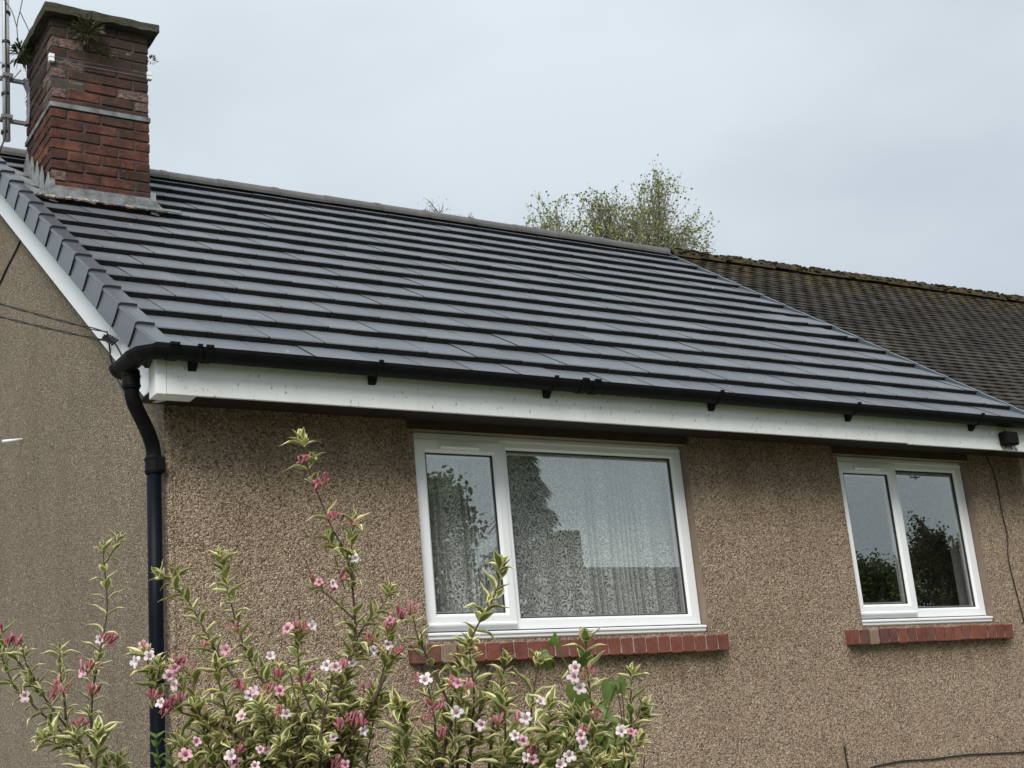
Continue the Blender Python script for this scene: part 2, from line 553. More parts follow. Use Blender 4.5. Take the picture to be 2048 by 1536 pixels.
def mk_lace():
    k = N('white lace net')
    uv = k.n('UVMap').outputs['UV']
    # u runs along the cloth in metres, v up it: rosettes, leaves and a fine ground net
    wob = k.n('TexNoise', Scale=30.0, Detail=2.0); k.l(uv, wob.inputs['Vector'])
    wv = k.mix(0.02, uv, wob.outputs['Color'])
    v1 = k.n('TexVoronoi', Scale=17.0, Randomness=0.6); v1.feature = 'F1'; k.l(wv, v1.inputs['Vector'])
    ring = k.math('SINE', k.math('MULTIPLY', v1.outputs['Distance'], 27.0))
    ros = k.ramp(ring, [(0.45, 0.0), (0.75, 1.0)])
    v2 = k.n('TexVoronoi', Scale=64.0); v2.feature = 'DISTANCE_TO_EDGE'; k.l(wv, v2.inputs['Vector'])
    gnd = k.ramp(v2.outputs['Distance'], [(0.04, 1.0), (0.14, 0.0)])
    v3 = k.n('TexVoronoi', Scale=44.0); v3.feature = 'F1'; k.l(wv, v3.inputs['Vector'])
    leaf = k.ramp(v3.outputs['Distance'], [(0.28, 1.0), (0.42, 0.0)])
    pat = k.math('MAXIMUM', k.math('MAXIMUM', k.math('MULTIPLY', ros, 0.95), k.math('MULTIPLY', leaf, 0.85)), k.math('MULTIPLY', gnd, 0.6))
    alpha = k.math('ADD', k.math('MULTIPLY', pat, 0.84), 0.22, True)
    df = k.n('BsdfDiffuse'); df.inputs['Color'].default_value = (0.93, 0.94, 0.91, 1)
    tl = k.n('BsdfTranslucent'); tl.inputs['Color'].default_value = (0.75, 0.78, 0.76, 1)
    a = k.n('MixShader'); a.inputs[0].default_value = 0.15
    k.l(df.outputs[0], a.inputs[1]); k.l(tl.outputs[0], a.inputs[2])
    tr = k.n('BsdfTransparent')
    b = k.n('MixShader')
    k.l(alpha, b.inputs[0]); k.l(tr.outputs[0], b.inputs[1]); k.l(a.outputs[0], b.inputs[2])
    k.l(b.outputs[0], k.out.inputs['Surface'])
    return k.mat


M['lace'] = mk_lace()


def leafy(name, build):
    k = N(name)
    c = build(k)
    p = k.n('BsdfPrincipled', Roughness=0.45)
    p.inputs['Specular IOR Level'].default_value = 0.35
    tl = k.n('BsdfTranslucent')
    k.l(c, p.inputs['Base Color']); k.l(c, tl.inputs['Color'])
    mx = k.n('MixShader'); mx.inputs[0].default_value = 0.28
    k.l(p.outputs[0], mx.inputs[1]); k.l(tl.outputs[0], mx.inputs[2])
    k.l(mx.outputs[0], k.out.inputs['Surface'])
    return k.mat


def c_varieg(k):
    uv = k.n('UVMap').outputs['UV']
    s = k.n('SeparateXYZ'); k.l(uv, s.inputs[0])
    e = k.math('MULTIPLY', k.math('ABSOLUTE', k.math('SUBTRACT', s.outputs[0], 0.5)), 2.0)
    e = k.math('ADD', e, k.math('MULTIPLY', k.math('SUBTRACT', k.noise(k.pos(), 75, 3, 0.7), 0.5), 0.75))
    tip = k.math('MULTIPLY', k.math('POWER', s.outputs[1], 3.0), 0.30)
    e = k.math('ADD', e, tip)
    isl = k.n('NewGeometry').outputs['Random Per Island']
    g = k.ramp(k.noise(k.pos(), 9, 3), [(0.3, (0.125, 0.162, 0.042)), (0.7, (0.235, 0.272, 0.075))])
    g = k.mix(1.0, g, k.ramp(isl, [(0, 0.62), (1, 1.35)]), 'MULTIPLY')
    cr = k.ramp(isl, [(0.0, (0.80, 0.73, 0.31)), (0.5, (0.82, 0.77, 0.42)), (0.93, (0.62, 0.50, 0.28)), (1.0, (0.60, 0.36, 0.22))])
    c = k.mix(k.ramp(e, [(0.54, 0.0), (0.66, 1.0)]), g, cr)
    mid = k.math('ABSOLUTE', k.math('SUBTRACT', s.outputs[0], 0.5))
    return k.mix(k.ramp(mid, [(0.02, 0.45), (0.06, 0.0)]), c, (0.26, 0.28, 0.10))


M['leaf'] = leafy('variegated leaf', c_varieg)


def c_plain(k):
    isl = k.n('NewGeometry').outputs['Random Per Island']
    g = k.ramp(k.noise(k.pos(), 30, 3), [(0.3, (0.085, 0.140, 0.030)), (0.7, (0.15, 0.205, 0.052))])
    return k.mix(1.0, g, k.ramp(isl, [(0, 0.75), (1, 1.25)]), 'MULTIPLY')


M['plain_leaf'] = leafy('plain green leaf', c_plain)


def c_tree(lo, hi):
    def f(k):
        isl = k.n('NewGeometry').outputs['Random Per Island']
        g = k.ramp(isl, [(0.0, lo), (1.0, hi)])
        return k.mix(k.ramp(k.noise(k.pos(), 1.2, 3), [(0.3, 0.0), (0.7, 0.5)]), g, tuple(q * 0.6 for q in lo))
    return f


M['birch_leaf'] = leafy('young birch leaf', c_tree((0.19, 0.225, 0.06), (0.34, 0.375, 0.13)))
M['dark_leaf'] = leafy('dark tree leaf', c_tree((0.06, 0.085, 0.028), (0.14, 0.18, 0.055)))
M['copper_leaf'] = leafy('copper tree leaf', c_tree((0.05, 0.055, 0.032), (0.12, 0.125, 0.06)))
M['needle'] = leafy('conifer needle', c_tree((0.035, 0.052, 0.032), (0.080, 0.105, 0.06)))
M['chimney_weed'] = leafy('weed leaf', c_tree((0.035, 0.055, 0.016), (0.085, 0.125, 0.035)))
M['dull_weed'] = leafy('dull weed leaf', c_tree((0.040, 0.042, 0.016), (0.105, 0.10, 0.04)))


def c_petal(k):
    uv = k.n('UVMap').outputs['UV']
    s = k.n('SeparateXYZ'); k.l(uv, s.inputs[0])
    r_ = k.rand()
    outer = k.ramp(r_, [(0.0, (0.83, 0.79, 0.80)), (0.5, (0.82, 0.70, 0.73)), (0.8, (0.76, 0.46, 0.54)), (1.0, (0.66, 0.28, 0.38))])
    inner = k.ramp(r_, [(0.0, (0.74, 0.50, 0.56)), (1.0, (0.54, 0.19, 0.27))])
    return k.mix(k.ramp(s.outputs[1], [(0.12, 1.0), (0.5, 0.0)]), outer, inner)


M['petal'] = leafy('pale pink petal', c_petal)


def c_bud(k):
    uv = k.n('UVMap').outputs['UV']
    s = k.n('SeparateXYZ'); k.l(uv, s.inputs[0])
    c = k.ramp(k.rand(), [(0.0, (0.33, 0.075, 0.095)), (0.6, (0.44, 0.135, 0.17)), (1.0, (0.60, 0.28, 0.33))])
    return k.mix(k.ramp(s.outputs[1], [(0.05, 1.0), (0.3, 0.0)]), c, (0.26, 0.14, 0.07))


M['bud'] = leafy('red flower bud', c_bud)


def mk_grass():
    k = N('grass')
    P = k.pos()
    c = k.ramp(k.noise(P, 3, 5, 0.7), [(0.3, (0.055, 0.072, 0.028)), (0.7, (0.105, 0.12, 0.055))])
    return k.done(c, 0.95, k.bump(k.noise(P, 60, 4, 0.7), 0.8, 0.03), 0.2)


M['grass'] = mk_grass()

# ------------------------------------------------------------------ ground
def ground_z(x, y):
    t = min(1, max(0, (-1.2 - y) / 3.6))
    t = t * t * (3 - 2 * t)
    return -0.62 - 1.0 * t


gb = MB()
gx = [-180, -60, -25, -12, -8, -6, -4, -3, -2, -1, 0, 1, 2, 3, 4, 5, 6, 8, 10, 14, 20, 30, 60, 180]
gy = [-180, -70, -35, -20, -12, -8, -6, -5, -4.5, -4, -3.5, -3, -2.5, -2, -1.5, -1, 0, 2, 5, 9, 14, 25, 60, 180]
vs = [(x, y, ground_z(x, y) + (0.03 * noise.noise(Vector((x, y, 0))) if abs(x) < 20 else 0)) for y in gy for x in gx]
nx = len(gx)
gb.add(vs, [(j * nx + i, j * nx + i + 1, (j + 1) * nx + i + 1, (j + 1) * nx + i) for j in range(len(gy) - 1) for i in range(nx - 1)])
tag(gb.build('ground', M['grass'], smooth=True), kind='structure')

pv = MB()  # unseen concrete path, added to bounce neutral light up onto the house
pv.box(-3.4, 6.2, -1.25, -0.02, -0.75, -0.585)
pv.box(-3.4, -0.02, -0.0195, 6.5, -0.75, -0.585)
tag(pv.build('path', simple('bounce path concrete', (0.36, 0.34, 0.31), 0.9, 0.15, 5, 0.3, 80, 0.004)), kind='structure')

# ------------------------------------------------------------------ the house
PITCH = 0.6155
CP, SP = math.cos(PITCH), math.sin(PITCH)
YE, ZE, G = -0.3241, 1.9951, 0.3171
XL, XR = -0.1485, 6.205
YA = 3.455                                   # ridge
ZA = ZE + (YA - YE) * math.tan(PITCH)
DEPTH = 2 * YA


def on_roof(x, s, n=0.0):
    return Vector((x, YE + s * CP - n * SP, ZE + s * SP + n * CP))


house = tag(empty('brick_house', (3.1, 3.4, -0.62)),
            'brown roughcast bungalow with new dark grey tiled roof and brick chimney', 'house')

# walls
TOPZ = 1.815
W1 = (1.338, 3.186, 0.652, 1.764)
W2 = (4.436, 5.690, 0.652, 1.764)


def wall_with_holes(x0, x1, z0, z1, y0, y1, holes):
    mb = MB()
    xs = sorted({x0, x1, *[h[0] for h in holes], *[h[1] for h in holes]})
    zs = sorted({z0, z1, *[h[2] for h in holes], *[h[3] for h in holes]})
    def hole(xa, xb, za, zb):
        return any(h[0] <= xa and xb <= h[1] and h[2] <= za and zb <= h[3] for h in holes)
    for i in range(len(xs) - 1):
        for j in range(len(zs) - 1):
            if hole(xs[i], xs[i + 1], zs[j], zs[j + 1]): continue
            a, b, c, d = xs[i], xs[i + 1], zs[j], zs[j + 1]
            mb.add([(a, y0, c), (b, y0, c), (b, y0, d), (a, y0, d)], [(0, 1, 2, 3)], 0)
            mb.add([(a, y1, c), (b, y1, c), (b, y1, d), (a, y1, d)], [(3, 2, 1, 0)], 2)
    for h in holes:
        a, b, c, d = h
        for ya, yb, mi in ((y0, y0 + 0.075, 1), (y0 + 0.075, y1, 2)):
            mb.add([(a, ya, c), (a, yb, c), (a, yb, d), (a, ya, d)], [(0, 1, 2, 3)], mi)
            mb.add([(b, ya, c), (b, yb, c), (b, yb, d), (b, ya, d)], [(3, 2, 1, 0)], mi)
            mb.add([(a, ya, d), (a, yb, d), (b, yb, d), (b, ya, d)], [(0, 1, 2, 3)], mi)
            mb.add([(a, ya, c), (a, yb, c), (b, yb, c), (b, ya, c)], [(3, 2, 1, 0)], mi)
    mb.add([(x0, y0, z1), (x1, y0, z1), (x1, y1, z1), (x0, y1, z1)], [(0, 1, 2, 3)], 0)
    return mb


fw = wall_with_holes(0.0, 6.262, -0.7, TOPZ, 0.0, 0.27, [W1, W2])
fw.build('front_wall', [M['roughcast'], M['reveal'], M['inner']], house, fix=False)

# gable wall: pentagon with a softly rounded front corner
def roof_under(y):
    return ZE + (y - YE) * math.tan(PITCH) - 0.16


gw = MB()
pent = [(0.0, -0.7), (0.0, TOPZ), (0.03, roof_under(0.03)), (YA, roof_under(YA)), (DEPTH, roof_under(0)), (DEPTH, -0.7)]
gw.prism(pent, 'x', 0.0, 0.25)
gw.v = [Vector((q.x - 0.0008, q.y + (0.002 if q.y < 0.01 else 0), q.z)) for q in gw.v]
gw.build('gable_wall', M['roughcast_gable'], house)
cm = MB()
cpts = []
for z in [i * 0.03 - 0.7 for i in range(84)]:
    cpts.append((0.018 + 0.002 * noise.noise(Vector((0, 0, z * 9))), 0.018 + 0.002 * noise.noise(Vector((3, 0, z * 9))), z))
cm.tube(cpts, [0.0235 + 0.003 * noise.noise(Vector((9, 0, q[2] * 25))) for q in cpts], 14)
cm.build('wall_corner', M['roughcast'], house, smooth=True)
bw = MB()
bw.box(0.251, 6.262, DEPTH - 0.25, DEPTH, -0.7, 1.9)
bw.box(6.02, 6.262, 0.271, DEPTH - 0.251, -0.7, 1.9)
bw.build('rear_wall', M['roughcast'], house)
iw = MB()
iw.box(0.252, 6.018, 3.6, 3.7, -0.3, 2.03)
iw.box(3.8, 3.9, 0.272, 3.598, -0.3, 2.03)
iw.box(0.252, 6.018, 0.272, 3.7, 2.032, 2.06)
iw.build('inner_wall', M['inner'], house)
MB().box(0.252, 6.018, 0.272, 3.598, -0.36, -0.302).build('inner_floor', M['carpet'], house)

# roof deck and tiles
rd = MB()
prof = [(YE + 0.02, ZE - 0.075), (YA, ZA - 0.075), (DEPTH - YE - 0.02, ZE - 0.075), (DEPTH - YE - 0.02, ZE - 0.115), (YA, ZA - 0.14), (YE + 0.02, ZE - 0.115)]
rd.prism(prof, 'x', XL + 0.04, XR + 0.02)
roof = rd.build('roof', M['deck'], house)
bk = MB()
for k in range(15):                       # rear slope, seen only from elsewhere
    s0 = k * G
    for (a, b) in ((s0, s0 + G),):
        ya, yb = DEPTH - (YE + a * CP), DEPTH - (YE + min(b, 4.62) * CP)
        za, zb = ZE + a * SP, ZE + min(b, 4.62) * SP - 0.03
        bk.add([(XL, ya, za), (XR, ya, za), (XR, yb, zb), (XL, yb, zb)], [(0, 1, 2, 3)])
        bk.add([(XL, ya, za), (XR, ya, za), (XR, ya + 0.01, za - 0.03), (XL, ya + 0.01, za - 0.03)], [(0, 1, 2, 3)])
bk.build('rear_slope', M['tile'], house)

TT = 0.038


def tile_mesh(w, length=0.385):
    """interlocking flat tile: thick nose with a side-lap notch, thin tail; x across, y up the slope"""
    mb = MB()
    lap = min(0.030, w * 0.3)
    g = 0.0022
    x0, x1, x2 = g, w - lap, w - g
    tail = -0.003
    def slab(xa, xb, nb, nt, y0=0.0):
        # bevelled top arris at the nose
        pr = [(y0, nb), (y0, nt - 0.005), (y0 + 0.005, nt), (length, tail + (nt - TT)), (length, tail - 0.014)]
        n = len(pr)
        vs = [(xa, p[0], p[1]) for p in pr] + [(xb, p[0], p[1]) for p in pr]
        fs = [tuple(range(n)), tuple(reversed(range(n, 2 * n)))]
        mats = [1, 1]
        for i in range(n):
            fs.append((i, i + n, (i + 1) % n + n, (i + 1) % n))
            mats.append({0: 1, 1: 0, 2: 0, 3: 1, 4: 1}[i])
        b = len(mb.v)
        mb.v += [Vector(v) for v in vs]
        for f, mi in zip(fs, mats):
            mb.f.append([b + q for q in f]); mb.m.append(mi); mb.uv.append(None)
    slab(x0, x1, 0.0, TT)
    slab(x1 + 0.0005, x2, 0.009, TT - 0.0008, 0.004)
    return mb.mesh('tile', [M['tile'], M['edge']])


T_CACHE = {}


def tile_of(w):
    key = round(w, 3)
    if key not in T_CACHE: T_CACHE[key] = tile_mesh(key)
    return T_CACHE[key]


CHX0, CHX1, CHY0, CHY1 = 0.048, 0.713, 2.275, 2.940
XS0 = 1.1271
for k in range(15):
    s = k * G
    seams = []
    off = XS0 + (0.0 if (k - 1) % 2 == 0 else 0.15)
    x = off - 0.3 * math.ceil((off - XL) / 0.3 - 1e-6)
    if off - 0.3 * int((off - XL) / 0.3) - XL > 1e-6: pass
    edges = [XL + 0.035]
    q = off - 0.3 * 40
    while q < XR - 0.005:
        if q > XL + 0.06: edges.append(q)
        q += 0.3
    edges.append(XR - 0.004)
    for a, b in zip(edges, edges[1:]):
        if b - a < 0.02: continue
        # tiles wholly under the chimney are not there
        ym = YE + (s + 0.15) * CP
        if a > CHX0 - 0.02 and b < CHX1 + 0.02 and CHY0 + 0.15 < ym < CHY1 - 0.1: continue
        ln = 0.0
        loc = on_roof(a + rnd.uniform(-0.0012, 0.0012), s + rnd.uniform(-0.003, 0.003), -TT + rnd.uniform(-0.0015, 0.0025))
        me = tile_of(b - a)
        if k == 14:
            key = ('t', round(b - a, 3))
            if key not in T_CACHE: T_CACHE[key] = tile_mesh(round(b - a, 3), 0.2)
            me = T_CACHE[key]
        o = inst('tile', me, roof, loc, (PITCH + rnd.uniform(-0.004, 0.004), 0, rnd.uniform(-0.002, 0.002)))
        if a > 5.4 and k in (6, 7) and b > XR - 0.35:      # two courses kick up against the neighbour
            o.rotation_euler = (PITCH + 0.006, -0.035, 0)

# ridge
def half_round(mb, x0, x1, yc, zc, r, t, n=10, a0=-0.1, tilt=0.0, flat=1.0):
    o_, i_ = [], []
    for k in range(n + 1):
        a = a0 + (math.pi - 2 * a0) * k / n
        o_.append((math.cos(a), math.sin(a)))
    vs = []
    for x in (x0, x1):
        for rr in (r, r - t):
            for c, s_ in o_:
                vs.append((x, yc + rr * c, zc + rr * s_ * flat + tilt * (x - x0)))
    m = n + 1
    fs = []
    for k in range(n):
        fs.append((k, k + 1, 2 * m + k + 1, 2 * m + k))
        fs.append((m + k + 1, m + k, 3 * m + k, 3 * m + k + 1))
        fs.append((k, m + k, m + k + 1, k + 1))
        fs.append((2 * m + k, 2 * m + k + 1, 3 * m + k + 1, 3 * m + k))
    fs.append((0, 2 * m, 3 * m, m)); fs.append((n, m + n, 3 * m + n, 2 * m + n))
    mb.add(vs, fs)


rt = MB()
half_round(rt, 0.004, 0.447, 0, 0, 0.090, 0.012, 12, -0.28, 0, 0.76)
half_round(rt, 0.415, 0.463, 0, 0, 0.0955, 0.006, 12, -0.28, 0, 0.76)     # the joint union
ridge_me = rt.mesh('ridge_tile', M['ridge'], smooth=False)
x = 1.215 - 0.4635 * 3
while x < 6.12:
    sc = 1.0
    if x + 0.463 > 6.17:
        sc = (6.17 - x) / 0.463
    inst('ridge_tile', ridge_me, roof, (x, YA, ZA - 0.033 + rnd.uniform(-0.002, 0.002)), (0, rnd.uniform(-0.004, 0.004), 0), (sc, 1, 1))
    x += 0.4635

MB().prism([(YA - 0.066, ZA - 0.09), (YA + 0.066, ZA - 0.09), (YA + 0.062, ZA - 0.03), (YA, ZA), (YA - 0.062, ZA - 0.03)], 'x', XL + 0.05, XR - 0.03).build('ridge_shade_filler', M['edge'], roof)  # dark filler closing the ridge gap, stands in for the shadow there
# dry verge units down the gable edge
def verge_mesh():
    mb = MB()
    Lr = 0.335
    # S-shaped leading edge of the side face: offset up the slope as it goes down
    ns = 9
    hgt = 0.139
    def edge(v):                # v 0 top .. 1 bottom
        return 0.004 + 0.046 * v ** 2.2 - 0.014 * math.sin(math.pi * v)
    def out(v):
        return 0.0 - 0.012 * math.sin(math.pi * v) * 0.6 - 0.004 * v
    for layer, dx in ((0, 0.0), (1, 0.004)):
        vs = []
        for i in range(ns + 1):
            v = i / ns
            for j in range(5):
                u = j / 4
                s = edge(v) * (1 - u) + (Lr + edge(v)) * u
                lift = 0.011 * (1 - u)
                vs.append((out(v) + dx - lift * 0.8, s, -v * hgt + lift))
        fs = [(i * 5 + j, i * 5 + j + 1, (i + 1) * 5 + j + 1, (i + 1) * 5 + j) for i in range(ns) for j in range(4)]
        mb.add(vs, fs, 0)
    # thickness of the leading edge
    vs = []
    for i in range(ns + 1):
        v = i / ns
        vs += [(out(v) - 0.009, edge(v), -v * hgt + 0.011), (out(v) + 0.010, edge(v) + 0.002, -v * hgt + 0.011)]
    mb.add(vs, [(2 * i, 2 * i + 1, 2 * i + 3, 2 * i + 2) for i in range(ns)], 1)
    # rounded shoulder and top flange with its nose
    sh = [(-0.009, -0.002), (-0.0075, 0.006), (-0.003, 0.0115), (0.006, 0.014), (0.030, 0.0145), (0.082, 0.014), (0.086, 0.008)]
    vs = []
    for (x_, n_) in sh:
        for j, u in enumerate((0, 0.5, 1)):
            vs.append((x_, 0.003 + u * Lr, n_ + 0.004 * (1 - u) - 0.012 * u))
    mb.add(vs, [(i * 3 + j, i * 3 + j + 1, (i + 1) * 3 + j + 1, (i + 1) * 3 + j) for i in range(len(sh) - 1) for j in range(2)], 0)
    nose = [(x_, n_ + 0.004) for x_, n_ in sh] + [(0.086, -0.022), (-0.002, -0.022), (-0.008, -0.016)]
    mb.add([(x_, 0.0035, n_) for x_, n_ in nose], [tuple(range(len(nose)))], 0)
    me = mb.mesh('verge_cap', [M['verge'], M['rubber']])
    bm = bmesh.new(); bm.from_mesh(me)
    bmesh.ops.remove_doubles(bm, verts=bm.verts, dist=0.0004)
    bm.to_mesh(me); bm.free()
    return me


vme = verge_mesh()
for k in range(15):
    loc = on_roof(XL, k * G - 0.004, 0.002)
    inst('verge_cap', vme, roof, loc, (PITCH + rnd.uniform(-0.004, 0.004), 0, rnd.uniform(-0.004, 0.004)))

# bargeboard under the caps
bb = MB()
def barge_z(y, n):
    return ZE + (y - YE) * math.tan(PITCH) + n
bb.prism([(0.02, barge_z(0.02, -0.418)), (YA, barge_z(YA, -0.418)), (YA, barge_z(YA, -0.07)), (-0.16, barge_z(-0.16, -0.07)), (-0.16, barge_z(-0.16, -0.325))], 'x', -0.068, -0.045)
bb.build('bargeboard', M['upvc'], house)
bs = MB()
bs.prism([(0.03, barge_z(0.03, -0.405)), (YA, barge_z(YA, -0.405)), (YA, barge_z(YA, -0.385)), (0.03, barge_z(0.03, -0.385))], 'x', -0.0445, -0.001)
bs.build('verge_soffit', M['upvc'], house)

# eaves: fascia boards, corner box, soffit
fa = MB(); fa.box(-0.094, 4.773, -0.31, -0.292, 1.774, 1.972)
fa.build('fascia', M['fascia'], house, bevel=0.0025)
fb = MB(); fb.box(4.7765, 6.262, -0.3085, -0.291, 1.768, 1.970)
fb.build('fascia', M['fascia'], house, bevel=0.0025)
bx = MB()
bx.box(-0.142, -0.096, -0.313, -0.293, 1.772, 1.965)
bx.box(-0.142, -0.130, -0.2925, -0.205, 1.772, 1.965)
bx.box(-0.1295, 0.05, -0.2915, -0.205, 1.773, 1.781)
bx.build('eaves_box_end', M['fascia'], house, bevel=0.002)
sf = MB()
sf.box(0.051, 6.262, -0.2905, -0.001, 1.812, 1.822)
sf.box(-0.128, 0.050, -0.204, -0.001, 1.812, 1.822)
sf.box(-0.128, 6.262, -0.289, -0.281, 1.782, 1.811)
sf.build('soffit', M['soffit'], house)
# lintel strip above the windows, smooth brown render
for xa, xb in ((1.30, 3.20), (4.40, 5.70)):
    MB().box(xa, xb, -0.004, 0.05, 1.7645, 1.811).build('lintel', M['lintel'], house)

# gutter
GY, GZ, GR = -0.374, 1.972, 0.056


def gutter_profile(n=10):
    out_ = [(math.cos(math.pi + math.pi * k / n) * GR, math.sin(math.pi + math.pi * k / n) * GR) for k in range(n + 1)]
    inn = [(math.cos(2 * math.pi - math.pi * k / n) * (GR - 0.004), math.sin(2 * math.pi - math.pi * k / n) * (GR - 0.004)) for k in range(n + 1)]
    return out_ + inn


gm = MB()
gp = gutter_profile()
path = [(6.9, GY, 0), (-0.10, GY, 0), (-0.165, GY + 0.014, 0), (-0.196, GY + 0.045, 0), (-0.21, GY + 0.11, 0), (-0.21, -0.02, 0)]
m_ = len(gp)
vs = []
for i, (x_, y_, _) in enumerate(path):
    a = Vector(path[max(0, i - 1)]); b = Vector(path[min(len(path) - 1, i + 1)])
    d = (b - a).normalized()
    side = Vector((-d.y, d.x, 0))
    fall = -0.0009 * (x_ + 0.2) if x_ > 0 else 0
    for (u, w) in gp:
        vs.append((x_ + side.x * u, y_ + side.y * u, GZ + w + fall + 0.003))
fs = [(i * m_ + k, i * m_ + (k + 1) % m_, (i + 1) * m_ + (k + 1) % m_, (i + 1) * m_ + k) for i in range(len(path) - 1) for k in range(m_)]
fs.append(tuple(range(m_)))
gm.add(vs, fs)
gut = gm.build('gutter', M['black_plastic'], house)
se = MB()
arc = [(-0.21 + math.cos(math.pi + math.pi * k / 12) * 0.060, GZ + 0.006 + math.sin(math.pi + math.pi * k / 12) * 0.060) for k in range(13)]
se.prism(arc, 'y', -0.045, -0.008)
se.build('stop_end', M['black_plastic'], gut, bevel=0.003)


def gutter_band(x0, x1, r):
    mb = MB()
    n = 12
    vs = []
    for xx in (x0, x1):
        for rr in (r, r - 0.006):
            for k in range(n + 1):
                a = math.pi + math.pi * k / n
                vs.append((xx, GY + math.cos(a) * rr, GZ + 0.004 + math.sin(a) * rr - 0.0009 * xx))
    m = n + 1
    for k in range(n):
        mb.f += [[k, k + 1, 2 * m + k + 1, 2 * m + k], [k, m + k, m + k + 1, k + 1], [2 * m + k, 2 * m + k + 1, 3 * m + k + 1, 3 * m + k]]
        mb.m += [0, 0, 0]; mb.uv += [None] * 3
    mb.v = [Vector(v) for v in vs]
    # clips over the rolled lip
    for ys in (-1, 1):
        mb.box(x0, x1, GY + ys * r - 0.006, GY + ys * r + 0.006, GZ - 0.002 - 0.0009 * x0, GZ + 0.011 - 0.0009 * x0)
    return mb


for (xa, xb) in ((-0.115, -0.07), (0.055, 0.09), (2.16, 2.20), (2.24, 2.28)):
    gutter_band(xa, xb, 0.062).build('gutter_joint', M['black_plastic'], gut)
for xb in (0.026, 0.949, 1.99, 3.141, 4.249, 5.398):
    br = gutter_band(xb - 0.011, xb + 0.011, 0.0615)
    # fixing leg that tapers down the fascia
    zb = GZ - 0.0009 * xb
    br.prism([(-0.3115, zb - 0.012), (-0.318, zb - 0.012), (-0.350, zb - 0.045), (-0.330, zb - 0.072), (-0.317, zb - 0.082), (-0.3115, zb - 0.082)], 'x', xb - 0.019, xb + 0.019)
    br.build('gutter_bracket', M['black_plastic'], gut)

# downpipe with swan neck
dp = MB()
neck = spline([(-0.195, -0.115, 1.905), (-0.192, -0.108, 1.845), (-0.178, -0.095, 1.785), (-0.105, -0.045, 1.675), (-0.066, -0.012, 1.60), (-0.060, -0.004, 1.54)], 0.02)
dp.tube(neck, 0.0345, 16)
dpo = dp.build('downpipe', M['black_plastic'], house, smooth=True)
MB().tube([(-0.060, -0.004, 1.50), (-0.064, -0.002, 0.8), (-0.068, 0.0, 0.2), (-0.068, 0.0, -0.62)], 0.0340, 18).build('lower_pipe', M['downpipe'], dpo, smooth=True)


def collar(z0, z1, x, y, r, ribs=()):
    mb = MB()
    prof = [(z0, r * 0.93), (z0 + 0.006, r), (z1 - 0.006, r), (z1, r * 0.93)]
    for zz in ribs:
        prof += [(zz - 0.006, r), (zz - 0.003, r * 1.08), (zz + 0.003, r * 1.08), (zz + 0.006, r)]
    prof.sort()
    mb.tube([(x, y, p[0]) for p in prof], [p[1] for p in prof], 18)
    return mb


collar(1.845, 1.935, -0.195, -0.113, 0.041, (1.86, 1.905)).build('collar', M['black_plastic'], dpo)
cl = collar(1.47, 1.555, -0.060, -0.004, 0.041, (1.485, 1.54))
cl.box(-0.042, -0.0015, 0.012, 0.05, 1.485, 1.545)
cl.box(-0.055, -0.02, -0.048, -0.036, 1.485, 1.545)
cl.build('collar', M['black_plastic'], dpo)

# ------------------------------------------------------------------ windows
def frame_rect(mb, x0, x1, z0, z1, w, y0, y1, cham=0.012, mi=0, wl=None, wr=None, wt=None, wb=None):
    """mitred frame: four members, front inner edge chamfered towards the glass"""
    wl = wl or w; wr = wr or w; wt = wt or w; wb = wb or w
    o = [(x0, z0), (x1, z0), (x1, z1), (x0, z1)]
    i1 = [(x0 + wl - cham, z0 + wb - cham), (x1 - wr + cham, z0 + wb - cham), (x1 - wr + cham, z1 - wt + cham), (x0 + wl - cham, z1 - wt + cham)]
    i2 = [(x0 + wl, z0 + wb), (x1 - wr, z0 + wb), (x1 - wr, z1 - wt), (x0 + wl, z1 - wt)]
    vs = [(p[0], y1, p[1]) for p in o] + [(p[0], y0, p[1]) for p in o] + [(p[0], y0, p[1]) for p in i1] + [(p[0], y0 + cham, p[1]) for p in i2] + [(p[0], y1, p[1]) for p in i2]
    fs = []
    for k in range(4):
        j = (k + 1) % 4
        for a in (0, 4, 8, 12):
            fs.append((a + k, a + j, a + 4 + j, a + 4 + k))
    mb.add(vs, fs, mi)


def gasket(mb, x0, x1, z0, z1, y, w=0.006):
    mb.box(x0, x0 + w, y, y + 0.012, z0, z1); mb.box(x1 - w, x1, y, y + 0.012, z0, z1)
    mb.box(x0 + w, x1 - w, y, y + 0.012, z0, z0 + w); mb.box(x0 + w, x1 - w, y, y + 0.012, z1 - w, z1)


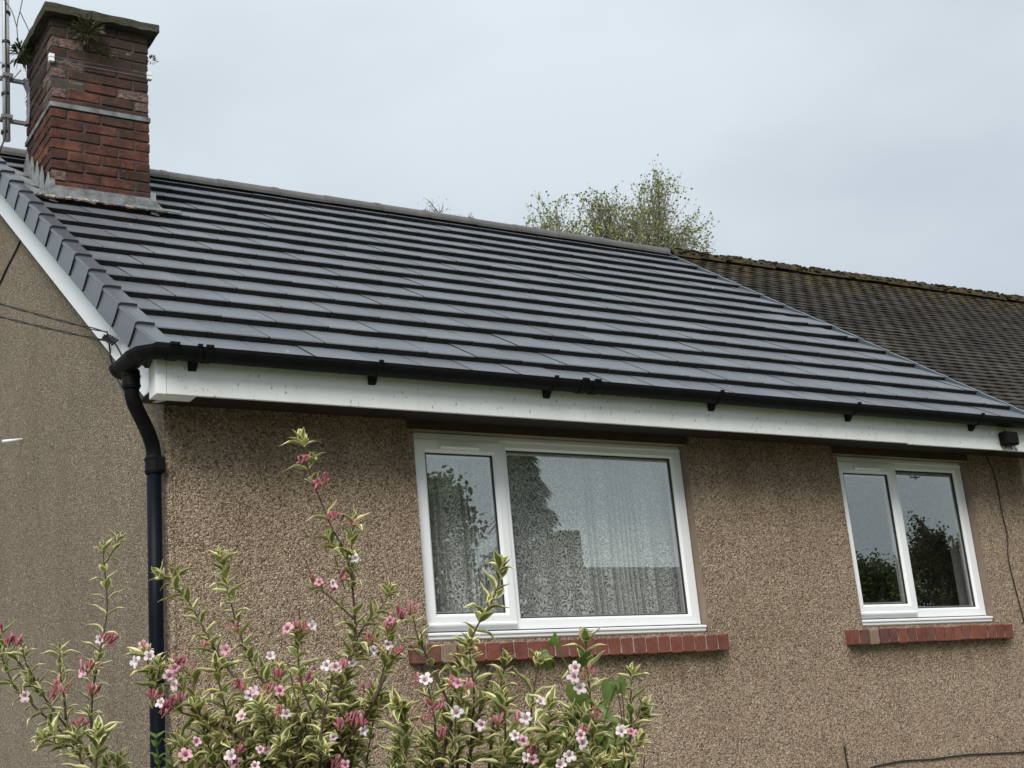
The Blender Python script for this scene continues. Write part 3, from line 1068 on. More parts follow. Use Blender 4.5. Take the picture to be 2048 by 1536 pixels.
def make_window(x0, x1, sx, vent, label=None):
    """x0..x1 frame, sx: right edge of the opening sash on the left"""
    z0, z1 = 0.704, 1.735
    yf, yb = 0.058, 0.125
    fr = MB()
    # outer frame with mullion
    frame_rect(fr, sx - 0.012, x1, z0, z1, 0.072, yf, yb, 0.012, wl=0.056, wt=0.042, wb=0.062)
    frame_rect(fr, x0, sx - 0.0125, z0, z1, 0.03, yf, yb, 0.003, wb=0.03)
    w = fr.build('window', M['upvc'], house)
    if label: w['label'] = label
    hd = MB()
    hd.box(x0 - 0.004, x1 + 0.003, yf - 0.006, yb, 1.7355, 1.7475); hd.box(x0, x1, yf + 0.001, yb, 1.748, 1.7625)
    hd.build('head_extender', M['upvc'], w, bevel=0.002)
    ci = MB()
    ci.prism([(yb, 0.703), (0.045, 0.701), (0.008, 0.694), (0.004, 0.690), (0.004, 0.682), (0.012, 0.681), (0.012, 0.664), (0.020, 0.657), (yb, 0.657)], 'x', x0 - 0.006, x1 - 0.004)
    ci.build('cill', M['upvc'], w)
    MB().box(x0 + 0.004, x1 - 0.012, 0.056, 0.0575, 0.7035, 0.7075).build('cill_joint', M['rubber'], w)
    # opening sash, proud of the frame
    sa = MB()
    frame_rect(sa, x0 + 0.014, sx, z0 + 0.020, z1 - 0.015, 0.064, 0.040, 0.10, 0.014, wb=0.072, wt=0.066, wl=0.072, wr=0.058)
    sa.prism([(0.040, z0 + 0.024), (0.028, z0 + 0.027), (0.027, z0 + 0.036), (0.0395, z0 + 0.046)], 'x', x0 + 0.018, sx - 0.004)
    sash = sa.build('sash', M['upvc'], w, bevel=0.0015)
    gl = (x0 + 0.014 + 0.072, sx - 0.058, z0 + 0.092, z1 - 0.081)
    gk = MB(); gasket(gk, *gl, 0.056); gk.build('gasket', M['rubber'], sash)
    MB().box(gl[0] - 0.004, gl[1] + 0.004, 0.0645, 0.0665, gl[2] - 0.004, gl[3] + 0.004).build('pane', M['glass'], sash)
    sp = MB(); gasket(sp, gl[0] + 0.006, gl[1] - 0.006, gl[2] + 0.006, gl[3] - 0.006, 0.078, 0.010); sp.build('spacer_bar', M['alu'], sash)
    tv = MB()
    vx = x0 + 0.165
    vl = vent
    tv.prism([(0.0395, 1.672), (0.022, 1.673), (0.014, 1.680), (0.016, 1.692), (0.0395, 1.697)], 'x', vx, vx + vl)
    tv.build('trickle_vent', M['alu'] if False else M['upvc'], sash, bevel=0.002)
    # fixed light
    gl = (sx + 0.044, x1 - 0.072, z0 + 0.062, z1 - 0.042)
    gk = MB(); gasket(gk, *gl, 0.075); gk.build('gasket', M['rubber'], w)
    MB().box(gl[0] - 0.004, gl[1] + 0.004, 0.0845, 0.0865, gl[2] - 0.004, gl[3] + 0.004).build('pane', M['glass'], w)
    sp = MB(); gasket(sp, gl[0] + 0.006, gl[1] - 0.006, gl[2] + 0.006, gl[3] - 0.006, 0.100, 0.010); sp.build('spacer_bar', M['alu'], w)
    return w


make_window(1.344, 3.180, 1.908, 0.245)
make_window(4.441, 5.683, 4.995, 0.245)


def brick_mesh(lx, ly, lz, mat, jit=0.0015, bev=0.004, name='brick', seed=0):
    r2 = random.Random(seed)
    bm = bmesh.new()
    bmesh.ops.create_cube(bm, size=1.0)
    for v in bm.verts:
        v.co = Vector((v.co.x * lx + r2.uniform(-jit, jit), v.co.y * ly + r2.uniform(-jit, jit), v.co.z * lz + r2.uniform(-jit, jit)))
    bmesh.ops.bevel(bm, geom=list(bm.edges), offset=bev, segments=1, affect='EDGES')
    me = bpy.data.meshes.new(name)
    bm.to_mesh(me); bm.free()
    me.materials.append(mat)
    return me


sill_vars = [brick_mesh(0.0725, 0.13, 0.092, M['sill_brick'], 0.0025, 0.004, 'brick', i) for i in range(5)]
tan_var = brick_mesh(0.076, 0.13, 0.092, M['tan_brick'], 0.002, 0.004, 'brick', 77)
for (xa, xb, tans) in ((1.213, 3.290, (2,)), (4.262, 5.795, (2,))):
    sc = MB(); sc.box(xa + 0.012, xb - 0.012, -0.040, 0.055, 0.550, 0.634)
    so = sc.build('window_sill', M['sill_mortar'], house)
    n = round((xb - xa) / 0.085)
    p = (xb - xa) / n
    for i in range(n):
        me = tan_var if i in tans else sill_vars[rnd.randrange(5)]
        inst('brick', me, so, (xa + (i + 0.5) * p, 0.012 + rnd.uniform(-0.003, 0.002), 0.591 + rnd.uniform(-0.0025, 0.0025)), (R(5) + rnd.uniform(-0.01, 0.01), rnd.uniform(-0.015, 0.015), rnd.uniform(-0.012, 0.012)))

# lace curtain
lc = MB()
nu, nv = 300, 2
uu = 0.0
pts = []
r3 = random.Random(5)
prev = None
folds = []
x_ = 1.30
while x_ < 3.25:
    tight = any(a_ < x_ < b_ for a_, b_ in ((1.40, 1.58), (1.72, 1.80), (2.20, 2.26), (2.50, 2.60), (2.72, 2.90), (3.05, 3.2)))
    wdt = r3.choice([0.030, 0.038, 0.045]) if tight else r3.choice([0.09, 0.13, 0.17])
    amp = r3.uniform(0.028, 0.045) if tight else r3.uniform(0.008, 0.018)
    folds.append((x_, wdt, amp)); x_ += wdt
for (xa, wdt, amp) in folds:
    for k in range(14):
        t = k / 14
        xx = xa + wdt * t + (0.35 * wdt * math.sin(2 * math.pi * t) * (amp > 0.02) * 0.5)
        yy = amp * math.sin(2 * math.pi * t)
        pts.append((xx, yy))
us = [0.0]
for a, b in zip(pts, pts[1:]):
    us.append(us[-1] + math.hypot(b[0] - a[0], b[1] - a[1]))
zrows = [0.60 + i * 0.1 for i in range(13)]
vs, uvs = [], []
for z in zrows:
    fr_ = (1.8 - z) / 1.2
    for (xx, yy), u in zip(pts, us):
        vs.append((xx + 0.015 * noise.noise(Vector((xx * 5, z * 1.5, 0))), 0.215 + yy * (0.6 + 0.5 * fr_) + 0.008 * noise.noise(Vector((xx * 3, z * 2, 4))), z))
        uvs.append((u, z))
npt = len(pts)
lc.add(vs, [(j * npt + i, j * npt + i + 1, (j + 1) * npt + i + 1, (j + 1) * npt + i) for j in range(len(zrows) - 1) for i in range(npt - 1)], 0, uvs)
tag(lc.build('net_curtain', M['lace'], None, (2.26, 0.215, 0.60), smooth=True), 'white floral lace net curtain hanging behind the wider window', 'curtain')

# ------------------------------------------------------------------ chimney
core = MB()
core.box(CHX0 + 0.007, CHX1 - 0.007, CHY0 + 0.007, CHY1 - 0.007, 3.6, 5.158)
chim = core.build('chimney', M['mortar'], house)
FULL = [brick_mesh(0.2145, 0.1025, 0.0655, M['brick'], 0.0035, 0.006, 'brick', 100 + i) for i in range(6)]
SPALL = []
for i in range(3):
    bm = bmesh.new()
    bmesh.ops.create_cube(bm, size=1.0)
    bmesh.ops.subdivide_edges(bm, edges=list(bm.edges), cuts=3, use_grid_fill=True)
    for v in bm.verts:
        nn = noise.noise(Vector((v.co.x * 5, v.co.y * 5, v.co.z * 3 + i * 7))) * 0.5 + 0.5
        v.co = Vector((v.co.x * 0.2145 * (1 - 0.03 * nn), v.co.y * 0.1025 * (1 - 0.26 * nn), v.co.z * 0.0655 * (1 - 0.10 * nn)))
    me = bpy.data.meshes.new('brick'); bm.to_mesh(me); bm.free(); me.materials.append(M['spalled'])
    SPALL.append(me)
zc = 5.155
row = 0
CW = CHX1 - CHX0
while zc > 3.72:
    z = zc - 0.0375
    items = []
    def zroof(y): return ZE + (y - YE) * math.tan(PITCH) - 0.03
    if row % 2 == 0:
        for i in range(3):
            items.append((CHX0 + 0.1075 + i * 0.2252, CHY0 + 0.0513, 0)); items.append((CHX0 + 0.1075 + i * 0.2252, CHY1 - 0.0513, 0))
        for i in range(2):
            items.append((CHX0 + 0.0513, CHY0 + 0.2205 + i * 0.2245, 1)); items.append((CHX1 - 0.0513, CHY0 + 0.2205 + i * 0.2245, 1))
    else:
        for i in range(3):
            items.append((CHX0 + 0.0513, CHY0 + 0.1075 + i * 0.2252, 1)); items.append((CHX1 - 0.0513, CHY0 + 0.1075 + i * 0.2252, 1))
        for i in range(2):
            items.append((CHX0 + 0.2205 + i * 0.2245, CHY0 + 0.0513, 0)); items.append((CHX0 + 0.2205 + i * 0.2245, CHY1 - 0.0513, 0))
    for (bx_, by_, turned) in items:
        yfar = by_ + (0.107 if turned else 0.05)
        if z + 0.04 < zroof(by_ - 0.1): continue
        me = FULL[rnd.randrange(6)]
        front_left = bx_ < CHX0 + 0.15 and by_ < CHY0 + 0.15
        front_right = bx_ > CHX1 - 0.15 and by_ < CHY0 + 0.15
        if (front_left and row in (2, 4, 5, 6, 7)) or (front_right and row in (6, 7)) or (front_left and row == 15):
            me = SPALL[rnd.randrange(3)]
        inst('brick', me, chim, (bx_ + rnd.uniform(-0.002, 0.002), by_ + rnd.uniform(-0.003, 0.001), z + rnd.uniform(-0.001, 0.001)),
             (0, 0, (math.pi / 2 if turned else 0) + (math.pi if rnd.random() < 0.5 else 0) + rnd.uniform(-0.012, 0.012)))
    zc -= 0.075
    row += 1

cp = bmesh.new()
bmesh.ops.create_cube(cp, size=1.0)
bmesh.ops.subdivide_edges(cp, edges=list(cp.edges), cuts=11, use_grid_fill=True)
for v in cp.verts:
    q = Vector((v.co.x * (CW + 0.115), v.co.y * (CW + 0.125), v.co.z * 0.062))
    d = noise.noise(q * 14) * 0.008 + noise.noise(q * 40) * 0.004
    q += Vector((d * (1 if v.co.x > 0 else -1) * (abs(v.co.x) > 0.49), d * (1 if v.co.y > 0 else -1) * (abs(v.co.y) > 0.49), d))
    v.co = q
me = bpy.data.meshes.new('cap'); cp.to_mesh(me); cp.free(); me.materials.append(M['cap'])
inst('cap', me, chim, ((CHX0 + CHX1) / 2 + 0.004, (CHY0 + CHY1) / 2, 5.189))
pot = MB()
pp = [(5.21, 0.115), (5.24, 0.112), (5.375, 0.100), (5.38, 0.112), (5.41, 0.112), (5.415, 0.096), (5.36, 0.088)]
pot.tube([((CHX0 + CHX1) / 2, CHY0 + 0.30, a) for a, b in pp], [b for a, b in pp], 20, 0, True)
pot.v = [Vector((q.x, q.y, q.z - 0.09)) for q in pot.v]
pot.build('chimney_pot', M['clay'], chim, smooth=True)

# lead tray line round the middle of the stack
lt = MB()
e_ = 0.007
for (xa, xb, ya, yb) in ((CHX0 - e_, CHX1 + e_, CHY0 - e_, CHY0 + 0.004), (CHX0 - e_, CHX1 + e_, CHY1 - 0.004, CHY1 + e_), (CHX0 - e_, CHX0 + 0.004, CHY0 + 0.0045, CHY1 - 0.0045), (CHX1 - 0.004, CHX1 + e_, CHY0 + 0.0045, CHY1 - 0.0045)):
    lt.box(xa, xb, ya, yb, 4.484, 4.518)
lt.build('lead_tray', M['lead'], chim, bevel=0.002)
# front apron: upstand with a dressed, ragged skirt over the tiles
ap = MB()
n = 26
top, mid, bot = [], [], []
s_front = (CHY0 - YE) / CP
for i in range(n + 1):
    t = i / n
    xx = CHX0 - 0.10 + t * (CW + 0.30)
    inside = CHX0 - 0.01 < xx < CHX1 + 0.02
    h = 0.068 if inside else 0.006
    j = 0.006 * noise.noise(Vector((xx * 17, 0, 1)))
    base = on_roof(xx, s_front, 0.014)
    top.append((xx, CHY0 - 0.010 + j * 0.4 if inside else base.y, base.z + h + j))
    mid.append((xx, CHY0 - 0.022 + j * 0.5, base.z - 0.004 + j * 0.4))
    sk = 0.045 + 0.012 * noise.noise(Vector((xx * 7, 3, 0))) + 0.008 * noise.noise(Vector((xx * 23, 5, 0)))
    if not inside: sk *= 0.72
    q = on_roof(xx, s_front - sk, 0.010 + 0.004 * noise.noise(Vector((xx * 20, 0, 0))))
    bot.append(tuple(q))
m_ = n + 1
ap.add(top + mid + bot, [(i, i + 1, m_ + i + 1, m_ + i) for i in range(n)] + [(m_ + i, m_ + i + 1, 2 * m_ + i + 1, 2 * m_ + i) for i in range(n)])
apo = ap.build('apron_flashing', M['lead'], chim)
md = apo.modifiers.new('thick', 'SOLIDIFY'); md.thickness = 0.006
# mortar pointing ragged along the skirt
mp = MB()
for i in range(34):
    t = rnd.random()
    xx = CHX0 - 0.08 + t * (CW + 0.22)
    q = on_roof(xx, s_front - rnd.uniform(0.022, 0.045), 0.012)
    mp.obox(Matrix.Translation(q) @ Euler((PITCH + rnd.uniform(-.2, .2), rnd.uniform(-.2, .2), rnd.uniform(-.5, .5))).to_matrix().to_4x4(), rnd.uniform(0.012, 0.04), rnd.uniform(0.006, 0.016), rnd.uniform(0.003, 0.006))
tag(mp.build('mortar_pointing', M['sill_mortar'], chim), kind='stuff')
# corner turn-ups
for xx in (CHX0 - 0.002, CHX1 + 0.004):
    cu = MB()
    zb = on_roof(0, s_front, 0).z
    cu.add([(xx - 0.016, CHY0 - 0.014, zb - 0.03), (xx + 0.026, CHY0 - 0.016, zb - 0.04), (xx + 0.024, CHY0 - 0.013, zb + 0.12), (xx - 0.012, CHY0 - 0.012, zb + 0.125),
            (xx + 0.03, CHY0 - 0.06, zb - 0.06), (xx - 0.016, CHY0 - 0.06, zb - 0.055)], [(0, 1, 2, 3), (0, 5, 4, 1)])
    c_ = cu.build('corner_flashing', M['lead_new'], chim)
    md = c_.modifiers.new('thick', 'SOLIDIFY'); md.thickness = 0.006
# stepped flashing up both sides
for xx, sg in ((CHX0 - 0.008, -1), (CHX1 + 0.008, 1)):
    sfm = MB()
    y0 = CHY0 - 0.01
    steps = 5
    for i in range(steps):
        ya = y0 + i * 0.135
        yb = ya + 0.150
        za = ZE + (ya - YE) * math.tan(PITCH)
        zb = ZE + (yb - YE) * math.tan(PITCH)
        o3 = sg * 0.0015 * (i % 2)
        sfm.add([(xx + o3, ya, za - 0.02), (xx + o3, yb, zb - 0.02), (xx + o3, yb, zb + 0.035), (xx + o3, ya + 0.125, za + 0.145), (xx + o3, ya + 0.052, za + 0.205), (xx + o3, ya + 0.0, za + 0.10)], [(0, 1, 2, 3, 4, 5)])
        sfm.add([(xx + o3, ya, za - 0.02), (xx + o3, yb, zb - 0.02), (xx + sg * 0.10, yb, zb + 0.006), (xx + sg * 0.10, ya, za + 0.006)], [(0, 1, 2, 3)])
    s_ = sfm.build('stepped_flashing', M['lead_new'], chim)
    md = s_.modifiers.new('thick', 'SOLIDIFY'); md.thickness = 0.004

# lashing wires with white corner pieces
for xx in (CHX0 - 0.004, CHX1 - 0.004):
    wc = MB()
    for zz in (4.822, 4.853):
        wc.box(xx - 0.010, xx + 0.026, CHY0 - 0.018, CHY0 + 0.016, zz - 0.013, zz + 0.013)
    wc.build('corner_guard', M['upvc'], chim, bevel=0.003)
lw = MB()
for zz in (4.822, 4.853):
    lw.tube([(CHX0 - 0.008, CHY1, zz), (CHX0 - 0.010, CHY0 - 0.008, zz), (CHX1 + 0.008, CHY0 - 0.010, zz), (CHX1 + 0.008, CHY1, zz)], 0.0022, 5)
lw.build('lashing_wire', M['galv'], chim)

# ------------------------------------------------------------------ aerial mast on the chimney
AX, AY = -0.116, 2.80
mast = tag(empty('aerial_mast', (AX, AY, 4.44)), 'silver aerial pole with black tape bands strapped beside the chimney', 'aerial mast')
MB().tube([(AX + 0.002, AY, 4.44), (AX - 0.012, AY, 5.3), (AX - 0.028, AY, 6.6)], 0.0255, 16).build('pole', M['alu'], mast, smooth=True)
for (zz) in (4.50, 4.62, 4.79, 5.0, 5.19, 5.42):
    MB().tube([(AX - 0.008, AY, zz - 0.012), (AX - 0.008, AY, zz + 0.012)], 0.0285, 14).build('tape_band', M['rubber'], mast, smooth=True)
for zz in (4.925, 4.61):
    am = MB()
    am.box(AX - 0.16, CHX0 - 0.004, AY + 0.024, AY + 0.050, zz - 0.013, zz + 0.013)
    for xx in (AX - 0.034, AX + 0.024):
        am.box(xx, xx + 0.010, AY - 0.035, AY + 0.0235, zz - 0.012, zz + 0.012)
    am.box(AX - 0.034, AX + 0.034, AY - 0.040, AY - 0.0355, zz - 0.014, zz + 0.014)
    am.build('bracket_arm', M['galv'], mast, bevel=0.002)
kb = MB()
kb.prism([(CHX0 - 0.05, 4.94), (CHX0 - 0.012, 4.85), (CHX0 - 0.010, 4.70), (CHX0 - 0.03, 4.60), (CHX0 - 0.012, 4.60), (CHX0 - 0.004, 4.70), (CHX0 - 0.004, 4.87), (CHX0 - 0.03, 4.95)], 'y', AY + 0.01, AY + 0.065)
kb.build('wall_bracket', M['galv'], mast)
MB().tube(spline([(AX - 0.030, AY - 0.03, 6.6), (AX - 0.022, AY - 0.032, 5.4), (AX - 0.012, AY - 0.032, 4.9), (AX - 0.014, AY - 0.03, 4.5), (AX - 0.03, AY - 0.03, 4.40), (AX - 0.06, AY - 0.02, 4.30), (AX - 0.05, AY, 4.2)], 0.05), 0.006, 6).build('coax_cable', M['cable'], mast, smooth=True)

# ------------------------------------------------------------------ plants on the chimney
def tuft(name, loc, n, lx, mat, label, cat, spread=0.07, droop=0.3, stems=(), w=0.12, up=0.4):
    root = tag(empty(name, loc), label, cat)
    mb = MB()
    for i in range(n):
        d = Vector((rnd.gauss(0, 1), rnd.gauss(-0.3, 1), rnd.gauss(up, 1))).normalized()
        p = Vector(loc) + d * spread * rnd.uniform(0.1, 1) * Vector((1, 0.7, 1)).length / 1.6
        ln = lx * rnd.uniform(0.6, 1.2)
        s_ = d.orthogonal().normalized()
        s_ = (s_ * math.cos(i) + d.cross(s_) * math.sin(i)) * ln * w
        m_ = p + d * ln * 0.55
        tip = p + d * ln + Vector((0, 0, -droop * ln))
        mb.add([p, m_ + s_, tip, m_ - s_], [(0, 1, 2, 3)])
    f = mb.build('foliage', mat, root, fix=False)
    f['kind'] = 'stuff'
    for st in stems:
        MB().tube(spline(st, 0.03), [0.0035] * len(spline(st, 0.03)), 5).build('stem', M['dry_twig'], root)
    return root


tuft('wall_fern', (0.275, 2.225, 5.055), 420, 0.045, M['dull_weed'], 'dark bushy weed growing out of the brickwork under the chimney cap', 'plant', 0.105, 0.15)
lv = (-0.03, 2.79, 5.12)
tuft('chimney_weed', lv, 90, 0.075, M['chimney_weed'], 'bright green weed with bare twigs on the left edge of the chimney cap', 'plant', 0.07, 0.35,
     stems=[[(-0.03, 2.78, 5.1), (-0.06, 2.76, 5.3), (-0.04, 2.74, 5.45), (-0.0, 2.7, 5.72)],
            [(-0.06, 2.76, 5.3), (-0.10, 2.75, 5.42), (-0.18, 2.74, 5.52)], [(-0.045, 2.74, 5.42), (0.01, 2.74, 5.3), (0.03, 2.74, 5.24)],
            [(-0.03, 2.8, 5.1), (-0.12, 2.8, 5.02), (-0.22, 2.8, 5.06)], [(-0.02, 2.8, 5.0), (-0.10, 2.8, 4.9), (-0.2, 2.78, 4.93)]])
tuft('chimney_sprig', (0.735, 2.30, 4.98), 34, 0.04, M['dull_weed'], 'small dull sprig on the right corner of the chimney', 'plant', 0.04, 0.1)
tuft('moss_clump', (0.40, 2.262, 4.945), 70, 0.032, M['dull_weed'], 'small brown weed on the chimney face just below the bushy one', 'plant', 0.06, 0.1)

# ------------------------------------------------------------------ abutment strip with the house next door
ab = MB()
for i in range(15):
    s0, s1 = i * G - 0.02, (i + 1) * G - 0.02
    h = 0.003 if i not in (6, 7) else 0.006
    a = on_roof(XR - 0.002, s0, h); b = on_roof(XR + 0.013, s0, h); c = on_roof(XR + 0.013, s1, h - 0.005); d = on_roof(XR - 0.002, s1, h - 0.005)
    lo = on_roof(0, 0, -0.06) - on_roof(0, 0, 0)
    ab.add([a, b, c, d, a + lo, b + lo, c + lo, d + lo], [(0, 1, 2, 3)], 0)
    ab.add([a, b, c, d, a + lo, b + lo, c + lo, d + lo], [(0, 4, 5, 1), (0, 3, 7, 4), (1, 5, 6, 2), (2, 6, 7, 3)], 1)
ab.build('abutment_strip', [M['trim'], simple('shaded blue grey strip', (0.075, 0.095, 0.115), 0.5, 0.2, 10)], house)  # sides are a darker copy of the strip, shade put into the colour

# ------------------------------------------------------------------ the house next door
nb = tag(empty('neighbour_house', (9.6, 3.2, -0.62)), 'cream house next door under an old mossy brown tiled roof', 'house')
NX0, NX1 = 6.266, 13.6
KT = 0.0135            # its ridge and eaves rise a little to the right


def on_nb(x, s, n=0.0):
    q = on_roof(x, s, n - 0.028)
    return Vector((q.x, q.y, q.z + KT * (x - XR)))


nw = MB()
nw.box(NX0, NX1, 0.012, 0.28, -0.7, 1.815)
nw.box(NX0, NX1, DEPTH - 0.25, DEPTH, -0.7, 1.9)
nw.box(NX1 - 0.25, NX1, 0.281, DEPTH - 0.251, -0.7, 1.9)
nw.build('wall', M['cream_render'], nb)
nf = MB(); nf.box(NX0, NX1, -0.305, -0.288, 1.77, 1.975)
nf.build('fascia', M['fascia'], nb)
MB().box(NX0, NX1, -0.2875, 0.011, 1.812, 1.822).build('soffit', M['soffit'], nb)
nd = MB()
for sgn in (0, 1):
    a = on_nb(XR + 0.02, 0, -0.02); b = on_nb(NX1, 0, -0.02); c = on_nb(NX1, 4.62, -0.02); d = on_nb(XR + 0.02, 4.62, -0.02)
    if sgn:
        a, b, c, d = [Vector((q.x, DEPTH - q.y, q.z)) for q in (a, b, c, d)]
    nd.add([a, b, c, d], [(0, 1, 2, 3)])
nroof = nd.build('roof', M['deck'], nb)


def old_tile_mesh(seed):
    r2 = random.Random(seed)
    mb = MB()
    w, ln, t = 0.165, 0.24, 0.021
    xs = [0.003, w * 0.5, w - 0.003]
    vs = []
    for yy, nn in ((0.0, 0.0), (ln, -0.012)):
        for tt in (0, t):
            for i, xx in enumerate(xs):
                vs.append((xx + r2.uniform(-.001, .001), yy + (r2.uniform(-.003, .003) if yy == 0 else 0), nn + tt + (0.0045 if i == 1 else 0) + r2.uniform(-.001, .001)))
    fs = []
    for i in range(2):
        fs += [(3 + i, 4 + i, 10 + i, 9 + i), (i, i + 1, 4 + i, 3 + i), (i, 6 + i, 7 + i, i + 1), (6 + i, 9 + i, 10 + i, 7 + i)]
    fs += [(0, 3, 9, 6), (2, 8, 11, 5)]
    mb.add(vs, fs)
    return mb


OT = [old_tile_mesh(i) for i in range(6)]
OTM = [m.mesh('tile', M['old_tile']) for m in OT]
cand = []
for r_ in range(46):
    s = r_ * 0.1005
    x = XR + 0.026 + (0.0825 if r_ % 2 else 0.0)
    if r_ % 2:
        cand.append((XR + 0.024, s, True))
    while x < NX1 - 0.17:
        cand.append((x, s, False)); x += 0.1655
near = []
far = []
for (x, s, half) in cand:
    P = on_nb(x + 0.08, s)
    px, py, dd = to_px(P)
    vis = -20 < px < 2080 and -20 < py < 1560
    (near if vis and not half else far).append((dd, x, s, half))
near.sort()
far += near[300:]
near = near[:300]
PTN = PITCH - 0.055


def old_rot():
    return Euler((PTN + rnd.uniform(-0.012, 0.012), -math.atan(KT) * CP + rnd.uniform(-0.006, 0.006), rnd.uniform(-0.008, 0.008)))


for (dd, x, s, half) in near:
    inst('tile', OTM[rnd.randrange(6)], nroof, on_nb(x, s, rnd.uniform(-0.0015, 0.002)), old_rot())
fm = MB()
for (dd, x, s, half) in far:
    M4 = Matrix.Translation(on_nb(x, s, rnd.uniform(-0.0015, 0.002))) @ old_rot().to_matrix().to_4x4()
    if half: M4 = M4 @ Matrix.Scale(0.47, 4, (1, 0, 0))
    src = OT[rnd.randrange(6)]
    fm.add([M4 @ v for v in src.v], src.f)
tag(fm.build('tile_field', M['old_tile'], nroof), kind='stuff')
# mossy ridge
nr = MB()
half_round(nr, 0.006, 0.32, 0, 0, 0.112, 0.018, 10, 0.1)
nrm_ = nr.mesh('ridge_tile', M['old_tile'])
x = XR + 0.0
while x < NX1 - 0.1:
    inst('ridge_tile', nrm_, nroof, (x, YA, ZA - 0.068 + KT * (x - XR) + rnd.uniform(-0.006, 0.006)), (rnd.uniform(-.03, .03), rnd.uniform(-.02, .02), rnd.uniform(-.02, .02)))
    x += 0.328
mm = MB()
ico = bmesh.new(); bmesh.ops.create_icosphere(ico, subdivisions=1, radius=1.0)
iv = [v.co.copy() for v in ico.verts]; ifc = [tuple(v.index for v in f.verts) for f in ico.faces]; ico.free()
for i in range(1300):
    x = XR + 0.05 + rnd.random() * 6.2
    den = noise.noise(Vector((x * 1.3, 0, 0))) * 0.5 + 0.5
    if rnd.random() > 0.35 + 0.65 * den: continue
    if rnd.random() < 0.62:
        a = rnd.uniform(0.2, 2.2)
        P = Vector((x, YA - math.cos(a) * 0.112, ZA - 0.068 + KT * (x - XR) + math.sin(a) * 0.112))
    else:
        P = on_nb(x, 4.58 - abs(rnd.gauss(0, 0.30)) - 0.12, 0.012)
    rr = rnd.uniform(0.007, 0.022)
    sq = (rnd.uniform(1, 2.2), rnd.uniform(0.8, 1.3), rnd.uniform(0.5, 0.8))
    mm.add([P + Vector((v.x * sq[0], v.y * sq[1], v.z * sq[2])) * rr * (1 + 0.45 * noise.noise(v * 2.2 + Vector((i, 0, 0)))) for v in iv], ifc)
tag(mm.build('moss', M['moss'], nroof, smooth=True, fix=False), kind='stuff')
MB().box(9.62, 9.67, 1.36, 1.38, 3.21, 3.225).build('white_chip', M['upvc'], nroof)

# ------------------------------------------------------------------ wall fittings and cables
jb = tag(empty('junction_box', (5.737, -0.315, 1.84)), 'small black box on the fascia near the neighbouring house', 'junction box')
j1 = MB(); j1.box(5.672, 5.802, -0.372, -0.3105, 1.796, 1.888)
j1.build('box_body', M['black_plastic'], jb, bevel=0.008)
j2 = MB(); j2.box(5.680, 5.794, -0.378, -0.3725, 1.803, 1.881)
j2.build('box_lid', M['black_plastic'], jb, bevel=0.004)
MB().tube(spline([(5.70, -0.35, 1.80), (5.72, -0.36, 1.765), (5.745, -0.35, 1.775), (5.73, -0.34, 1.795)], 0.01), 0.004, 5).build('wire_tail', M['cable'], jb)
MB().tube(spline([(5.76, -0.35, 1.80), (5.775, -0.36, 1.757), (5.755, -0.36, 1.77), (5.79, -0.35, 1.768), (5.795, -0.34, 1.78)], 0.01), 0.004, 5).build('wire_tail', M['galv'], jb)


def cable(name, pts, r, label, step=0.03, mat='cable'):
    o = MB().tube(spline(pts, step), r, 6).build(name, M[mat], None, smooth=True)
    return tag(o, label, 'cable')


cable('wall_cable', [(5.72, -0.33, 1.79), (5.80, -0.12, 1.80), (5.90, -0.01, 1.80), (5.945, -0.008, 1.70), (5.965, -0.006, 1.58), (5.958, -0.008, 1.40), (5.972, -0.006, 1.25), (5.935, -0.008, 1.07), (5.962, -0.006, 0.80), (5.98, -0.007, 0.626), (5.99, -0.007, 0.3), (5.985, -0.007, -0.6)], 0.0045,
      'thin black cable running down the wall right of the smaller window')
cable('wall_cable', [(4.311, -0.006, -0.189), (4.58, -0.008, -0.172), (4.85, -0.006, -0.181), (5.12, -0.009, -0.176), (5.406, -0.006, -0.186), (5.74, -0.008, -0.200), (6.0, -0.006, -0.21), (6.25, -0.006, -0.2)], 0.005,
      'black cable running level across the wall below the smaller window')
cable('wall_cable', [(4.112, -0.012, -0.048), (4.118, -0.007, -0.075), (4.117, -0.006, -0.12), (4.124, -0.006, -0.18), (4.135, -0.006, -0.26), (4.13, -0.006, -0.5)], 0.006,
      'short cut black cable stub rising on the wall at the bottom')
# drop wires arriving at the corner of the eaves
hook = Vector((-0.085, 0.62, 2.335))
def sag(a, b, d, n=14):
    return [a.lerp(b, i / n) + Vector((0, 0, -4 * d * (i / n) * (1 - i / n))) for i in range(n + 1)]
A1 = CAM + CR @ Vector(((-420 - 1024) / FPX, -(455 - 768) / FPX, -1.0)) * 9.0
A2 = CAM + CR @ Vector(((-420 - 1024) / FPX, -(497 - 768) / FPX, -1.0)) * 9.0
r4 = random.Random(3)
for nm, A, B, lab in (('drop_wire', A1, hook + Vector((0, 0, 0.03)), 'upper of two black drop wires reaching the eaves corner'),
                      ('drop_wire', A2, hook + Vector((0.0, -0.03, -0.03)), 'lower of two black drop wires reaching the eaves corner')):
    c0 = sag(A, B, 0.05)
    dw = tag(empty(nm, B), lab, 'cable', 'drop wires at the eaves corner')
    for ph in (0.0, math.pi):                       # a twisted pair
        pts = []
        nn = 240
        for i in range(nn + 1):
            t = i / nn * (len(c0) - 1)
            k = min(int(t), len(c0) - 2)
            P = c0[k].lerp(c0[k + 1], t - k)
            a = i * 0.2 + ph
            pts.append(P + Vector((0, math.cos(a) * 0.0045, math.sin(a) * 0.0045)))
        MB().tube(pts, 0.0034, 5).build('wire', M['cable'], dw, smooth=True)
